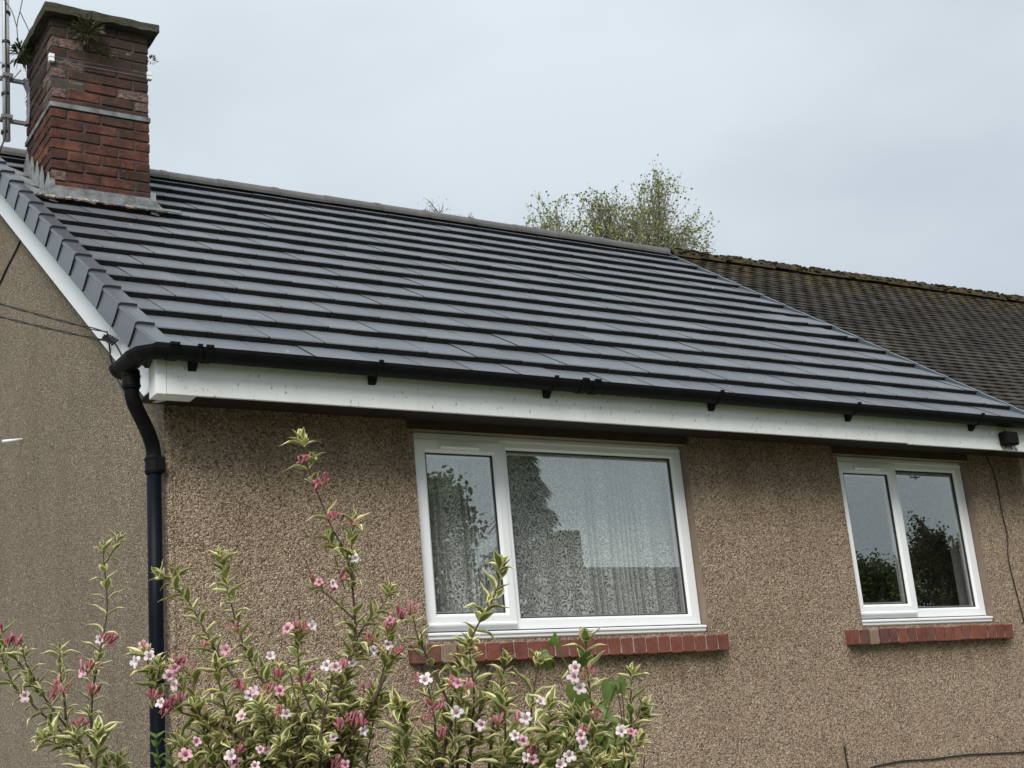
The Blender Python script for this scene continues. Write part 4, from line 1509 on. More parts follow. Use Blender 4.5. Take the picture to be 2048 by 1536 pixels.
cable('looped_cable', [hook + Vector(q) for q in ((0.01, 0.03, 0.02), (-0.01, -0.08, -0.02), (-0.012, -0.20, -0.11), (-0.01, -0.31, -0.22), (-0.02, -0.40, -0.30), (-0.03, -0.48, -0.36))], 0.0045,
      'black cable looping from the wire hook down the white bargeboard to the gutter')
cable('looped_cable', [hook + Vector(q) for q in ((0.0, -0.02, -0.02), (0.03, 0.02, -0.14), (0.06, -0.02, -0.26), (0.06, -0.15, -0.35), (0.05, -0.33, -0.36), (-0.02, -0.50, -0.33))], 0.0045,
      'black cable loop hanging over the gable wall below the wire hook')
cl2 = MB()
for i in range(5):
    q = hook + Vector((0.0, 0.02 - i * 0.04, 0.01 - i * 0.02))
    cl2.tube(spline([q + Vector((0, 0.03, 0.02)), q + Vector((-0.02, 0, -0.012)), q + Vector((-0.005, -0.05, 0.0))], 0.01), 0.006, 6)
tag(cl2.build('wire_clamp', M['cable'], None), 'knot of black clamps where the drop wires meet the white bargeboard', 'wire clamp')
cable('gable_cable', [(-0.006, 2.62, 3.62), (-0.007, 2.82, 3.735), (-0.007, 2.95, 3.72), (-0.006, 3.12, 3.70), (-0.007, 3.30, 3.675), (-0.006, 3.43, 3.65), (-0.006, 3.9, 3.60)], 0.007,
      'black cable slanting down the gable wall under the bargeboard')
op = MB()
op.tube([(0.01, 2.80, 2.335), (-0.125, 2.80, 2.315)], 0.010, 12)
tag(op.build('overflow_pipe', M['upvc'], None, smooth=True), 'short white plastic pipe sticking out of the gable wall', 'pipe')

# ------------------------------------------------------------------ trees
def grow(base, height, crown_r, lean, seed, leaf_mat, n_leaf, leaf, name, label, group, bark='birch_bark', first=0.45, spread=0.9, twigs=True, limbs=11, upb=0.75, zmin=-9, thin=0.004):
    r2 = random.Random(seed)
    root = tag(empty(name, base), label, 'tree', group)
    tb, cb = MB(), MB()
    B = Vector(base)
    tips = []
    H = height
    trunk = [B + Vector((lean[0] * t * t + 0.12 * noise.noise(Vector((t * 3, seed, 0))), lean[1] * t * t, H * 0.9 * t)) for t in [i / 8 for i in range(9)]]
    tb.tube(trunk, [0.15 * H / 10 * (1 - 0.93 * i / 8) + 0.008 for i in range(9)], 8)
    def branch(p, d, ln, rad, lvl):
        pts = [p]
        q = p.copy(); dd = d.copy()
        n = 5
        for i in range(n):
            dd = (dd + Vector((r2.gauss(0, .16), r2.gauss(0, .16), r2.gauss(0.07, .12)))).normalized()
            q = q + dd * ln / n
            pts.append(q.copy())
        if lvl < 3 or twigs:
            tb.tube(pts, [max(thin, rad * (1 - 0.8 * i / n)) for i in range(n + 1)], 4 if lvl > 1 else 6, 0, False)
        if lvl >= 3:
            tips.extend(pts[1:]); return
        kids = {0: 6, 1: 5, 2: 4}[lvl]
        for i in range(kids):
            t = 0.25 + 0.75 * (i + r2.random()) / kids
            k = min(int(t * n), n - 1)
            P = pts[k].lerp(pts[k + 1], t * n - k if t * n - k <= 1 else 1)
            side = dd.orthogonal().normalized()
            ang = r2.uniform(0, 6.28)
            side = side * math.cos(ang) + dd.cross(side) * math.sin(ang)
            nd_ = (dd * upb + side * spread * 0.7 + Vector((0, 0, 0.22))).normalized()
            branch(P, nd_, ln * r2.uniform(0.40, 0.62), rad * 0.5, lvl + 1)
    for i in range(limbs):
        t = first + (1 - first) * (i + 0.5) / limbs
        k = min(int(t * 8), 7)
        P = trunk[k].lerp(trunk[k + 1], t * 8 - k)
        a = i * 2.4 + r2.uniform(-.4, .4)
        prof_ = math.sin(math.pi * min(1, max(0.12, (t - first) / (1 - first) * 0.8 + 0.2))) ** 0.7
        d = Vector((math.cos(a), math.sin(a), 0.55 + 0.9 * (t - first))).normalized()
        branch(P, d, crown_r * (0.45 + 0.75 * prof_) * r2.uniform(0.8, 1.1), 0.05 * H / 10, 0)
    branch(trunk[-1], Vector((0, 0, 1)), crown_r * 0.55, 0.02, 1)
    tb.build('trunk', M[bark], root, fix=False)
    tips = [q for q in tips if q.z > zmin] or tips
    for i in range(n_leaf):
        P = tips[r2.randrange(len(tips))] + Vector((r2.gauss(0, 1), r2.gauss(0, 1), r2.gauss(0, 1))) * leaf * 0.9
        d = Vector((r2.gauss(0, 1), r2.gauss(0, 1), r2.gauss(-0.2, 1))).normalized()
        s_ = d.orthogonal().normalized() * leaf * 0.36
        ln = leaf * r2.uniform(0.7, 1.3)
        cb.add([P, P + d * ln * 0.5 + s_, P + d * ln, P + d * ln * 0.5 - s_], [(0, 1, 2, 3)])
    cb.build('crown', leaf_mat, root, fix=False)
    return root


def airy_tree(base, lobes, seed, label, dens=1.0, leaf=0.058):
    """slender trunk, one limb into each lobe of the crown, fine leafy shoots fanning out of the limb"""
    r2 = random.Random(seed)
    root = tag(empty('birch_tree', base), label, 'tree')
    tb, cb = MB(), MB()
    B = Vector(base)
    top = Vector(lobes[0][:3])
    trunk = spline([B, B.lerp(top, 0.35) + Vector((0.1, 0, 0)), B.lerp(top, 0.7) - Vector((0.05, 0, 0)), top], 0.5)
    tb.tube(trunk, [0.15 * (1 - 0.9 * i / (len(trunk) - 1)) + 0.006 for i in range(len(trunk))], 8)
    for (x, y, z, r, rz) in lobes:
        c = Vector((x, y, z))
        k = int(len(trunk) * r2.uniform(0.55, 0.8))
        p0 = trunk[k]
        nl = 3
        for li in range(nl):
            end = c + Vector((r2.gauss(0, .2) * r, r2.gauss(0, .3) * r, rz * r2.uniform(0.0, 0.4)))
            limb = spline([p0, p0.lerp(end, 0.4) + Vector((r2.gauss(0, .12), r2.gauss(0, .12), 0.05)), p0.lerp(end, 0.75) + Vector((r2.gauss(0, .08), 0, 0.08)), end], 0.12)
            n = len(limb)
            tb.tube(limb, [0.035 * (1 - i / n) + 0.005 for i in range(n)], 5, 0, False)
            for t in range(int(25 * dens * r * r / 0.7) + 8):
                q0 = limb[int(n * r2.uniform(0.42, 0.99))]
                d = Vector((r2.gauss(0, 1), r2.gauss(0, 1), r2.gauss(0.35, 1))).normalized()
                rad = r2.random() ** 0.45 * (1.0 + 0.16 * noise.noise(d * 2.3 + Vector((seed, li, 0))))
                q1 = c + Vector((d.x * r * rad, d.y * r * rad, d.z * rz * rad))
                tw = spline([q0, q0.lerp(q1, 0.5) + Vector((r2.gauss(0, .05), r2.gauss(0, .05), r2.gauss(0.05, .05))), q1], 0.09)
                m = len(tw)
                tb.tube(tw, [0.0075 * (1 - i / m) + 0.0016 for i in range(m)], 4, 0, False)
                nlv = r2.randrange(8, 17)
                for i in range(nlv):
                    u = 1 - 0.75 * r2.random() ** 1.5
                    P = tw[min(m - 1, int(u * m))] + Vector((r2.gauss(0, 1), r2.gauss(0, 1), r2.gauss(0, 1))) * 0.045
                    dd = Vector((r2.gauss(0, 1), r2.gauss(0, 1), r2.gauss(-0.3, 1))).normalized()
                    s_ = dd.orthogonal().normalized(); an = r2.uniform(0, 6.28)
                    s_ = (s_ * math.cos(an) + dd.cross(s_) * math.sin(an)) * leaf * 0.40
                    ln = leaf * r2.uniform(0.65, 1.25)
                    cb.add([P, P + dd * ln * 0.5 + s_, P + dd * ln, P + dd * ln * 0.5 - s_], [(0, 1, 2, 3)])
    tb.build('trunk', M['birch_bark'], root, fix=False)
    cb.build('crown', M['birch_leaf'], root, fix=False)
    return root


airy_tree((13.4, 13.3, -0.62), [(14.15, 13.2, 10.0, 0.95, 0.85), (13.5, 13.2, 9.55, 1.1, 0.9), (14.45, 13.0, 10.62, 0.50, 0.58), (15.25, 13.4, 9.85, 0.85, 0.65), (13.0, 13.1, 9.9, 0.65, 0.6), (14.6, 13.2, 9.2, 1.0, 0.8), (13.2, 13.2, 8.6, 1.2, 1.0)],
          4, 'airy young leaved tree rising highest behind the roof ridge')
airy_tree((11.9, 12.9, -0.62), [(11.85, 13.1, 9.5, 0.62, 0.80), (12.45, 13.2, 9.2, 0.75, 0.68), (11.4, 13.1, 9.15, 0.55, 0.5), (11.9, 13.1, 8.4, 0.9, 0.8)],
          14, 'lower airy tree left of the tallest one behind the ridge')
grow((8.85, 12.0, -0.62), 9.85, 0.8, (-0.1, 0), 9, M['birch_leaf'], 700, 0.055, 'birch_tree', 'bare twiggy treetop just peeping over the ridge', None, first=0.80, limbs=6, thin=0.0022)

# across the road behind the camera: what the window panes mirror
con = tag(empty('conifer_tree', (15.35, -20.1, -1.62)), 'tall dark conifer mirrored in the wider window', 'tree')
MB().tube([(15.35, -20.1, -1.62), (15.35, -20.1, 7.0)], [0.16, 0.02], 8).build('trunk', M['birch_bark'], con)
cn = MB()
for i in range(2600):
    t = rnd.random() ** 0.8
    z = -0.6 + 7.75 * t
    rr = (0.15 + 2.0 * (1 - t) ** 0.85) * (0.8 + 0.2 * math.sin(z * 9))
    a = rnd.uniform(0, 6.28)
    rad = rr * math.sqrt(rnd.random())
    P = Vector((15.35 + math.cos(a) * rad, -20.1 + math.sin(a) * rad, z - rad * 0.35))
    d = Vector((math.cos(a), math.sin(a), -0.45)).normalized()
    s_ = Vector((-math.sin(a), math.cos(a), 0)) * 0.10
    ln = rnd.uniform(0.25, 0.45)
    cn.add([P, P + d * ln * 0.5 + s_, P + d * ln + Vector((0, 0, -0.1)), P + d * ln * 0.5 - s_], [(0, 1, 2, 3)])
cn.build('crown', M['needle'], con, fix=False)
for (bx_, by_, h, cr, seed, mat, nl, lf, lab) in (
        (13.2, -20.6, 7.7, 1.6, 21, 'dark_leaf', 5500, 0.14, 'leafy tree mirrored in the narrow pane of the wider window'),
        (28.9, -20.5, 6.25, 1.8, 33, 'copper_leaf', 15000, 0.10, 'round dark tree mirrored in the right pane of the smaller window'),
        (26.3, -20.0, 5.45, 1.6, 41, 'dark_leaf', 13000, 0.10, 'bushy tree mirrored in the left pane of the smaller window'),
        (32.5, -20.5, 6.8, 2.3, 52, 'dark_leaf', 4000, 0.2, 'broad tree across the road at the far right'),
        (23.6, -21.0, 5.8, 1.8, 61, 'dark_leaf', 3000, 0.2, 'low tree across the road behind the camera')):
    grow((bx_, by_, -1.62), h, cr, (0.1, 0), seed, M[mat], nl, lf, 'broadleaf_tree', lab, 'trees across the road', first=0.25, twigs=False, limbs=12)
hd = MB()
for i in range(5200):
    x = rnd.uniform(9, 36)
    z = -1.62 + rnd.random() * (4.6 + 0.5 * noise.noise(Vector((x * 0.7, 0, 0))))
    P = Vector((x, -19.0 + rnd.uniform(-0.7, 0.7), z))
    d = Vector((rnd.gauss(0, 1), rnd.gauss(0.4, 1), rnd.gauss(0.2, 1))).normalized()
    s_ = d.orthogonal().normalized() * 0.13
    cb_ = 0.34
    hd.add([P, P + d * cb_ * 0.5 + s_, P + d * cb_, P + d * cb_ * 0.5 - s_], [(0, 1, 2, 3)])
hg = tag(empty('hedge', (22, -19, -1.62)), 'tall dark hedge across the road mirrored low in the windows', 'hedge')
tag(hd.build('foliage', M['dark_leaf'], hg, fix=False), kind='stuff')
oh = tag(empty('far_house', (24, -26, -1.62)), 'plain house across the road behind the hedge', 'house')
MB().box(20.4, 27.6, -28, -24, -1.62, 3.4).build('wall', M['cream_render'], oh)
rr_ = MB(); rr_.prism([(-28.3, 3.3), (-23.7, 3.3), (-26, 5.36)], 'x', 20.1, 27.9)
rfo = rr_.build('roof', M['deck'], oh)
MB().box(20.15, 20.85, -26.4, -25.6, 4.9, 6.35).build('chimney', M['brick'], rfo)

# ------------------------------------------------------------------ flowering shrubs in front of the wall
def leaf_mesh(seed, curl):
    r2 = random.Random(seed)
    mb = MB()
    n = 7
    vs, uvs = [], []
    for i in range(n + 1):
        t = i / n
        w = 0.262 * math.sin(math.pi * min(1, t * 0.95 + 0.03) ** 0.72) ** 0.9 * (1 - 0.45 * t)
        if i == n: w = 0.002
        yy = t * (1 - 0.12 * curl * t)
        zz = 0.16 * t - curl * 0.42 * t * t + 0.02 * math.sin(t * 9 + seed)
        for u in (-1, -0.5, 0, 0.5, 1):
            vs.append((u * w * (1 + r2.uniform(-.05, .05)), yy, zz + abs(u) * w * 0.55 + 0.010 * math.sin(t * 14 + u * 3 + seed) * abs(u)))
            uvs.append((0.5 + 0.5 * u, t))
    fs = [(i * 5 + k, i * 5 + k + 1, (i + 1) * 5 + k + 1, (i + 1) * 5 + k) for i in range(n) for k in range(4)]
    mb.add(vs, fs, 0, uvs)
    return mb


LEAF_SRC = [leaf_mesh(i, c) for i, c in enumerate((0.2, 0.5, 0.8, 1.15, 0.05))]
LEAF_ME = [m.mesh('leaf', M['leaf'], smooth=True, fix=False) for m in LEAF_SRC]


def flower_mesh(seed):
    r2 = random.Random(seed)
    mb = MB()
    na = 30
    rings = [(0.09, -0.35, 0.0), (0.15, 0.15, 0.08), (0.28, 0.70, 0.22), (0.40, 0.98, 0.40), (0.72, 1.16, 0.72), (1.02, 1.12, 1.0)]
    vs, uvs = [], []
    lob = [r2.uniform(0.72, 1.12) for _ in range(5)]
    crl = [r2.uniform(-0.38, 0.30) for _ in range(5)]
    for (rr, zz, v) in rings:
        for k in range(na):
            a = 2 * math.pi * k / na
            ph = (a / (2 * math.pi) * 5) % 1.0
            li = int(a / (2 * math.pi) * 5) % 5
            petal = math.sin(math.pi * ph) ** 0.5
            f = 1 - v ** 1.4 * (1 - (0.52 + 0.48 * petal))
            r_ = rr * f * (1 + (lob[li] - 1) * v)
            vs.append((math.cos(a) * r_, math.sin(a) * r_, zz * 0.9 + v * v * crl[li] * petal - v * v * 0.05 * petal))
            uvs.append((k / na, v))
    fs = [(i * na + k, i * na + (k + 1) % na, (i + 1) * na + (k + 1) % na, (i + 1) * na + k) for i in range(len(rings) - 1) for k in range(na)]
    mb.add(vs, fs, 0, uvs)
    return mb.mesh('flower', M['petal'], smooth=True, fix=False)


FLOWER = [flower_mesh(i) for i in range(7)]
bm_ = MB()
prof = [(0.0, 0.05), (0.15, 0.075), (0.35, 0.075), (0.6, 0.125), (0.82, 0.15), (0.95, 0.10), (1.0, 0.02)]
n = 7
vs, uvs = [], []
for (yy, rr) in prof:
    for k in range(n):
        a = 2 * math.pi * k / n
        vs.append((math.cos(a) * rr, math.sin(a) * rr, yy)); uvs.append((k / n, yy))
bm_.add(vs, [(i * n + k, i * n + (k + 1) % n, (i + 1) * n + (k + 1) % n, (i + 1) * n + k) for i in range(len(prof) - 1) for k in range(n)], 0, uvs)
BUD = bm_.mesh('bud', M['bud'], smooth=True, fix=False)


def basis(y, z):
    y = y.normalized()
    z = (z - y * z.dot(y))
    z = z.normalized() if z.length > 1e-5 else y.orthogonal().normalized()
    x = y.cross(z)
    return Matrix((x, y, z)).transposed()


class Shrub:
    def __init__(self, name, base, label, seed):
        self.root = tag(empty(name, base), label, 'shrub')
        self.base = Vector(base)
        self.leaves = []
        self.r = random.Random(seed)

    def leaf(self, P, d, up, ln):
        self.leaves.append((P, basis(d, up), ln, self.r.randrange(5)))

    def pair(self, P, axis, ang, ln, open_):
        s = axis.orthogonal().normalized()
        s = s * math.cos(ang) + axis.cross(s) * math.sin(ang)
        for sg in (1, -1):
            o = math.radians(open_ + self.r.uniform(-14, 14))
            d = axis * math.cos(o) + s * sg * math.sin(o) + Vector((self.r.uniform(-.12, .12), self.r.uniform(-.12, .12), self.r.uniform(-.1, .12)))
            self.leaf(P + d.normalized() * 0.004, d, axis + Vector((0, 0, 0.25)) - s * sg * 0.2, ln * self.r.uniform(0.62, 1.25))

    def shoot(self, pts, r0, r1, leafy_from=0.0, space=0.024, size=0.05, tuft_=True, lateral=0.0, density=1.0):
        """pts run from the tip downwards"""
        sp = spline(pts, 0.010)
        m = len(sp)
        rad = [r1 + (r0 - r1) * min(1, i / max(1, m - 1) * 1.0) for i in range(m)]
        step = max(1, m // 40)
        idx = list(range(0, m, step))
        if idx[-1] != m - 1: idx.append(m - 1)
        MB().tube([sp[i] for i in idx], [rad[i] for i in idx], 6).build('stem', M['bark'], self.root, smooth=True)
        acc, ang, L = 0.0, self.r.uniform(0, 6), 0.0
        total = sum((sp[i + 1] - sp[i]).length for i in range(m - 1))
        axis0 = (sp[0] - sp[min(3, m - 1)]).normalized()
        if tuft_:
            for k in range(4):
                self.pair(sp[0] - axis0 * 0.006 * k, axis0, ang + k * 1.57, size * (0.42 + 0.18 * k), 24 + 15 * k)
        for i in range(1, m - 1):
            d = (sp[i] - sp[i + 1]).length
            acc += d; L += d
            if acc >= space * (0.6 + 0.4 * min(1, L / 0.14)):
                acc = 0.0
                t = L / total
                if t > leafy_from and leafy_from: continue
                ax = (sp[i - 1] - sp[i + 1]).normalized()
                ang += 1.57 + self.r.uniform(-.3, .3)
                if self.r.random() < density:
                    fade = min(1.0, 0.65 + L / 0.08 * 0.35)
                    self.pair(sp[i], ax, ang, size * fade, 48 + 16 * min(1, L / 0.1))
                    if size > 0.05 and self.r.random() < 0.55:
                        self.pair(sp[i], ax, ang + 0.3, size * 0.5, 30)
                if lateral and L > 0.04 and self.r.random() < lateral:
                    s = ax.orthogonal().normalized(); a2 = self.r.uniform(0, 6.28)
                    s = s * math.cos(a2) + ax.cross(s) * math.sin(a2)
                    ln = self.r.uniform(0.03, 0.09)
                    tip = sp[i] + (ax * 0.8 + s * 0.75 + Vector((0, 0, .25))).normalized() * ln
                    self.shoot([tip, sp[i].lerp(tip, 0.45) + s * 0.004, sp[i]], 0.0018, 0.0012, 0, 0.020, size * 0.82, True, 0)

    def flower(self, P, facing, size, tone=None):
        me = FLOWER[self.r.randrange(7)]
        z = facing.normalized()
        x = z.orthogonal().normalized(); y = z.cross(x)
        rot = Matrix((x, y, z)).transposed() @ Matrix.Rotation(self.r.uniform(0, 6.28), 3, 'Z')
        inst('flower', me, self.root, P - z * size, rot, size)

    def buds(self, P, axis, n, ln=0.025):
        for i in range(int(n * 1.5 + 1)):
            d = (axis + Vector((self.r.gauss(0, .45), self.r.gauss(0, .45), self.r.gauss(0, .25)))).normalized()
            b = basis(d, axis.orthogonal())
            rot = Matrix((b.col[0], b.col[2], b.col[1])).transposed()
            inst('bud', BUD, self.root, P + d * 0.003 + Vector((self.r.gauss(0, .006), self.r.gauss(0, .006), self.r.gauss(0, .004))), rot, ln * self.r.uniform(0.7, 1.15))

    def finish(self):
        def key(t):
            px, py, dd = to_px(t[0])
            vis = -10 < px < 2058 and -10 < py < 1540
            return -(t[2] / dd) * (1.0 if vis else 0.001) if dd > 0 else 0
        self.leaves.sort(key=key)
        for (P, B, ln, k) in self.leaves[:300]:
            inst('leaf', LEAF_ME[k], self.root, P, B, ln)
        rest = self.leaves[300:]
        if rest:
            mb = MB()
            for (P, B, ln, k) in rest:
                src = LEAF_SRC[k]
                b0 = len(mb.v)
                mb.v += [P + (B @ v) * ln for v in src.v]
                for f, u in zip(src.f, src.uv):
                    mb.f.append([b0 + q for q in f]); mb.m.append(0); mb.uv.append(u)
            tag(mb.build('foliage', M['leaf'], self.root, smooth=True, fix=False), kind='stuff')


TOCAM = lambda P: (CAM - P).normalized()
D0 = 3.45


def P_(pts, d, dd=0.0):
    return [at(x, y, d + dd * i) for i, (x, y) in enumerate(pts)]


gz = ground_z(-0.9, -3.3)
main = Shrub('weigela_shrub', at(650, 2480, 3.7), 'tall variegated shrub with pink and white flowers below the wider window', 5)
bw_ = at(650, 2300, 3.7)
def down(pts, d, extra):
    """carry a stem on below the picture to the root"""
    x, y = pts[-1]
    q = [at(a, b, d) for a, b in pts]
    e = at(x * 0.45 + 650 * 0.55, 1850, d * 0.5 + 1.85)
    return q + [e, bw_]


S = main
LS = 1.27
stems = [
    # pts tip -> base, depth, size, leaf spacing, density
    ([(606, 880), (610, 915), (622, 952), (641, 1001), (664, 1056), (688, 1098), (697, 1126), (704, 1168), (710, 1240), (708, 1290), (690, 1350), (672, 1440), (655, 1536)], 3.40, 0.050, 0.030, 0.62, 0.10),
    ([(708, 1040), (704, 1075), (703, 1120), (706, 1165)], 3.38, 0.042, 0.022, 0.9, 0),
    ([(632, 1172), (655, 1190), (680, 1212), (708, 1238)], 3.37, 0.038, 0.030, 0.7, 0),
    ([(318, 1148), (345, 1168), (378, 1205), (410, 1262), (440, 1315), (490, 1380), (550, 1430), (610, 1500), (630, 1560)], 3.50, 0.048, 0.022, 1.0, 0.20),
    ([(440, 1112), (450, 1160), (470, 1235), (495, 1310), (532, 1370), (580, 1425), (625, 1490), (640, 1560)], 3.55, 0.048, 0.022, 1.0, 0.22),
    ([(1000, 1128), (1000, 1155), (985, 1200), (962, 1238), (938, 1288), (920, 1330), (905, 1400), (890, 1470), (880, 1536)], 3.45, 0.050, 0.021, 1.0, 0.10),
    ([(778, 1178), (770, 1205), (745, 1232), (722, 1262), (702, 1310), (684, 1380), (668, 1460), (660, 1536)], 3.42, 0.046, 0.020, 1.0, 0.18),
    ([(826, 1232), (836, 1275), (858, 1320), (884, 1375), (900, 1430), (905, 1536)], 3.44, 0.036, 0.024, 0.7, 0),
    ([(778, 1262), (776, 1300), (764, 1350), (742, 1415), (705, 1475), (668, 1536)], 3.40, 0.048, 0.022, 0.9, 0.14),
    ([(598, 1268), (596, 1310), (602, 1365), (618, 1410), (640, 1470), (650, 1536)], 3.38, 0.050, 0.024, 0.8, 0.08),
    ([(668, 1345), (655, 1395), (645, 1440), (640, 1536)], 3.30, 0.046, 0.026, 0.7, 0.05),
    ([(292, 1308), (300, 1345), (320, 1392), (352, 1420), (430, 1448), (490, 1484), (545, 1530), (580, 1580)], 3.32, 0.052, 0.024, 0.85, 0.14),
    ([(352, 1330), (362, 1368), (385, 1412), (430, 1450)], 3.36, 0.050, 0.022, 0.9, 0.1),
    ([(432, 1330), (440, 1375), (452, 1420), (470, 1480), (500, 1536)], 3.34, 0.054, 0.022, 1.0, 0.1),
    ([(938, 1288), (942, 1330), (948, 1380), (946, 1440), (938, 1536)], 3.36, 0.056, 0.026, 0.9, 0.1),
    ([(1012, 1318), (1006, 1350), (996, 1400), (985, 1460), (978, 1536)], 3.42, 0.046, 0.022, 1.0, 0.15),
    ([(852, 1362), (862, 1400), (870, 1450), (874, 1536)], 3.36, 0.044, 0.022, 0.9, 0.1),
    ([(922, 1372), (922, 1410), (918, 1460), (914, 1536)], 3.34, 0.050, 0.022, 1.0, 0.12),
    ([(1078, 1318), (1072, 1355), (1064, 1410), (1058, 1470), (1050, 1536)], 3.40, 0.052, 0.026, 0.9, 0.08),
    ([(1172, 1272), (1172, 1320), (1178, 1372), (1184, 1430), (1186, 1490), (1180, 1560)], 3.46, 0.052, 0.023, 0.95, 0.18),
    ([(1262, 1345), (1262, 1382), (1262, 1430), (1260, 1480), (1256, 1560)], 3.50, 0.046, 0.028, 0.8, 0.1),
    ([(910, 1432), (910, 1460), (904, 1500), (898, 1560)], 3.28, 0.044, 0.022, 0.7, 0),
    ([(1008, 1402), (1010, 1440), (1010, 1490), (1004, 1560)], 3.30, 0.060, 0.026, 0.9, 0.05),
    ([(1098, 1410), (1098, 1450), (1096, 1500), (1090, 1560)], 3.32, 0.062, 0.026, 0.95, 0.06),
    ([(808, 1412), (812, 1450), (812, 1500), (806, 1560)], 3.33, 0.054, 0.022, 1.0, 0.12),
    ([(1185, 1462), (1184, 1500), (1180, 1560)], 3.34, 0.044, 0.022, 0.8, 0),
    ([(745, 1392), (735, 1430), (715, 1480), (695, 1560)], 3.38, 0.050, 0.022, 0.9, 0.15),
    ([(560, 1340), (566, 1385), (580, 1440), (600, 1500), (620, 1580)], 3.48, 0.046, 0.020, 1.0, 0.2),
    ([(508, 1402), (530, 1440), (560, 1490), (590, 1560)], 3.30, 0.050, 0.022, 0.9, 0.12),
]
for (pts, d, size, space, dens, lat) in stems:
    q = P_(pts, d)
    if pts[-1][1] > 1490:
        q = down(pts, d, 0)
        # leaves only where the picture reaches
        S.shoot(q[:len(pts)], 0.0042, 0.0014, 0, space, size * LS, True, lat, dens)
        MB().tube(spline(q[len(pts) - 1:], 0.06), 0.0046, 6).build('stem', M['bark'], S.root, smooth=True)
    else:
        S.shoot(q, 0.0030, 0.0013, 0, space, size * LS, True, lat, dens)
r5 = random.Random(8)
for i in range(66):                       # lower filling shoots
    x = r5.uniform(300, 1290)
    y = r5.uniform(1405, 1535) - 35 * math.exp(-((x - 700) / 240) ** 2)
    if 760 < x < 850: y += 20
    d = r5.uniform(3.25, 3.75)
    pts = [(x, y), (x + (650 - x) * 0.05 + r5.uniform(-8, 8), y + 50), (x + (650 - x) * 0.14, y + 130), (x + (650 - x) * 0.25, y + 240)]
    S.shoot(P_(pts, d), 0.003, 0.0013, 0, r5.uniform(0.019, 0.027), r5.uniform(0.052, 0.074), True, 0.16, 0.9)
# bare dark twigs
for pts in ([(612, 1120), (622, 1150), (632, 1175)], [(668, 1108), (680, 1150), (690, 1178)], [(598, 1215), (601, 1260)], [(1232, 1370), (1240, 1410), (1248, 1470), (1256, 1560)], [(1240, 1365), (1246, 1405), (1250, 1470), (1256, 1560)],
            [(820, 1290), (850, 1325), (880, 1372)], [(842, 1262), (850, 1310), (884, 1375)], [(578, 1330), (590, 1390), (610, 1440)], [(1290, 1512), (1284, 1560)]):
    MB().tube(spline(P_(pts, 3.42), 0.02), 0.0016, 5).build('stem', M['bark'], S.root)
for (pts, d) in (([(395, 1430), (450, 1452), (500, 1490), (560, 1545)], 3.30), ([(640, 1380), (650, 1440), (640, 1500), (632, 1560)], 3.36), ([(985, 1330), (960, 1420), (930, 1560)], 3.5),
                 ([(770, 1350), (742, 1412), (690, 1490), (660, 1560)], 3.36), ([(470, 1440), (540, 1470), (600, 1540), (620, 1600)], 3.40), ([(905, 1440), (890, 1490), (880, 1560)], 3.30), ([(700, 1400), (672, 1480), (660, 1560)], 3.44)):
    MB().tube(spline(P_(pts, d), 0.02), [0.0045] * len(spline(P_(pts, d), 0.02)), 7).build('stem', M['bark'], S.root, smooth=True)
UPV = Vector((0, 0, 1))


def facing(px, py, d, dx=0.0, dz=0.0):
    P = at(px, py, d)
    t = TOCAM(P)
    return (t + CR @ Vector((dx, dz, 0))).normalized()


FL = [(286, 1290, 0.2, 0.6), (270, 1324, -0.5, -0.2), (300, 1312, 0.4, 0.1), (350, 1336, -.2, .2), (340, 1352, .3, -.2), (346, 1372, -.5, -.4), (573, 1256, -0.7, 0.0), (626, 1252, 0.9, .2), (652, 1330, -.4, .1), (671, 1334, .1, -.1), (705, 1328, 0.6, 0.1),
      (711, 1117, .3, .3), (638, 1163, -.2, .3), (668, 1166, .3, .5), (776, 1290, 0, 0), (746, 1302, -.6, -.4), (782, 1240, 0, .6), (850, 1358, .1, .8), (915, 1366, 0, .1), (912, 1426, .1, .1), (962, 1450, -.3, -.3), (1052, 1436, -.4, .2), (1030, 1470, -.4, 0), (1046, 1482, .1, -.2),
      (1150, 1335, .1, .1), (1146, 1354, -.3, .1), (1160, 1376, 0, -.2), (1161, 1470, -.1, .2), (1168, 1486, .2, -.2), (1242, 1462, -.3, .1), (1264, 1462, .2, .1), (1066, 1520, .1, .1), (1050, 1516, -.5, .1), (500, 1390, -.3, -.1), (506, 1382, .3, .3), (572, 1428, 0, .1), (560, 1380, -.2, .2), (522, 1498, .1, .2),
      (510, 1530, 0, .1), (535, 1500, .6, .1), (320, 1404, -.4, .1), (460, 1512, -.2, -.1), (470, 1525, .3, -.1), (668, 1475, .1, -.1), (540, 1312, .1, .1), (450, 1300, -.5, -.4), (1140, 1510, .1, -.3), (1082, 1402, .4, .3), (482, 1432, -.3, .2), (372, 1508, -.2, .2), (394, 1482, .3, .1), (690, 1530, .1, .3), (728, 1462, .4, .1), (1122, 1528, 0, .2)]
for (px, py, dx, dz) in FL:
    d = 3.22 if py > 1300 else 3.33
    S.flower(at(px, py, d), facing(px, py, d, dx * 1.3 + rnd.uniform(-.5, .5), dz + rnd.uniform(-.45, .45)), rnd.uniform(0.0115, 0.0175))
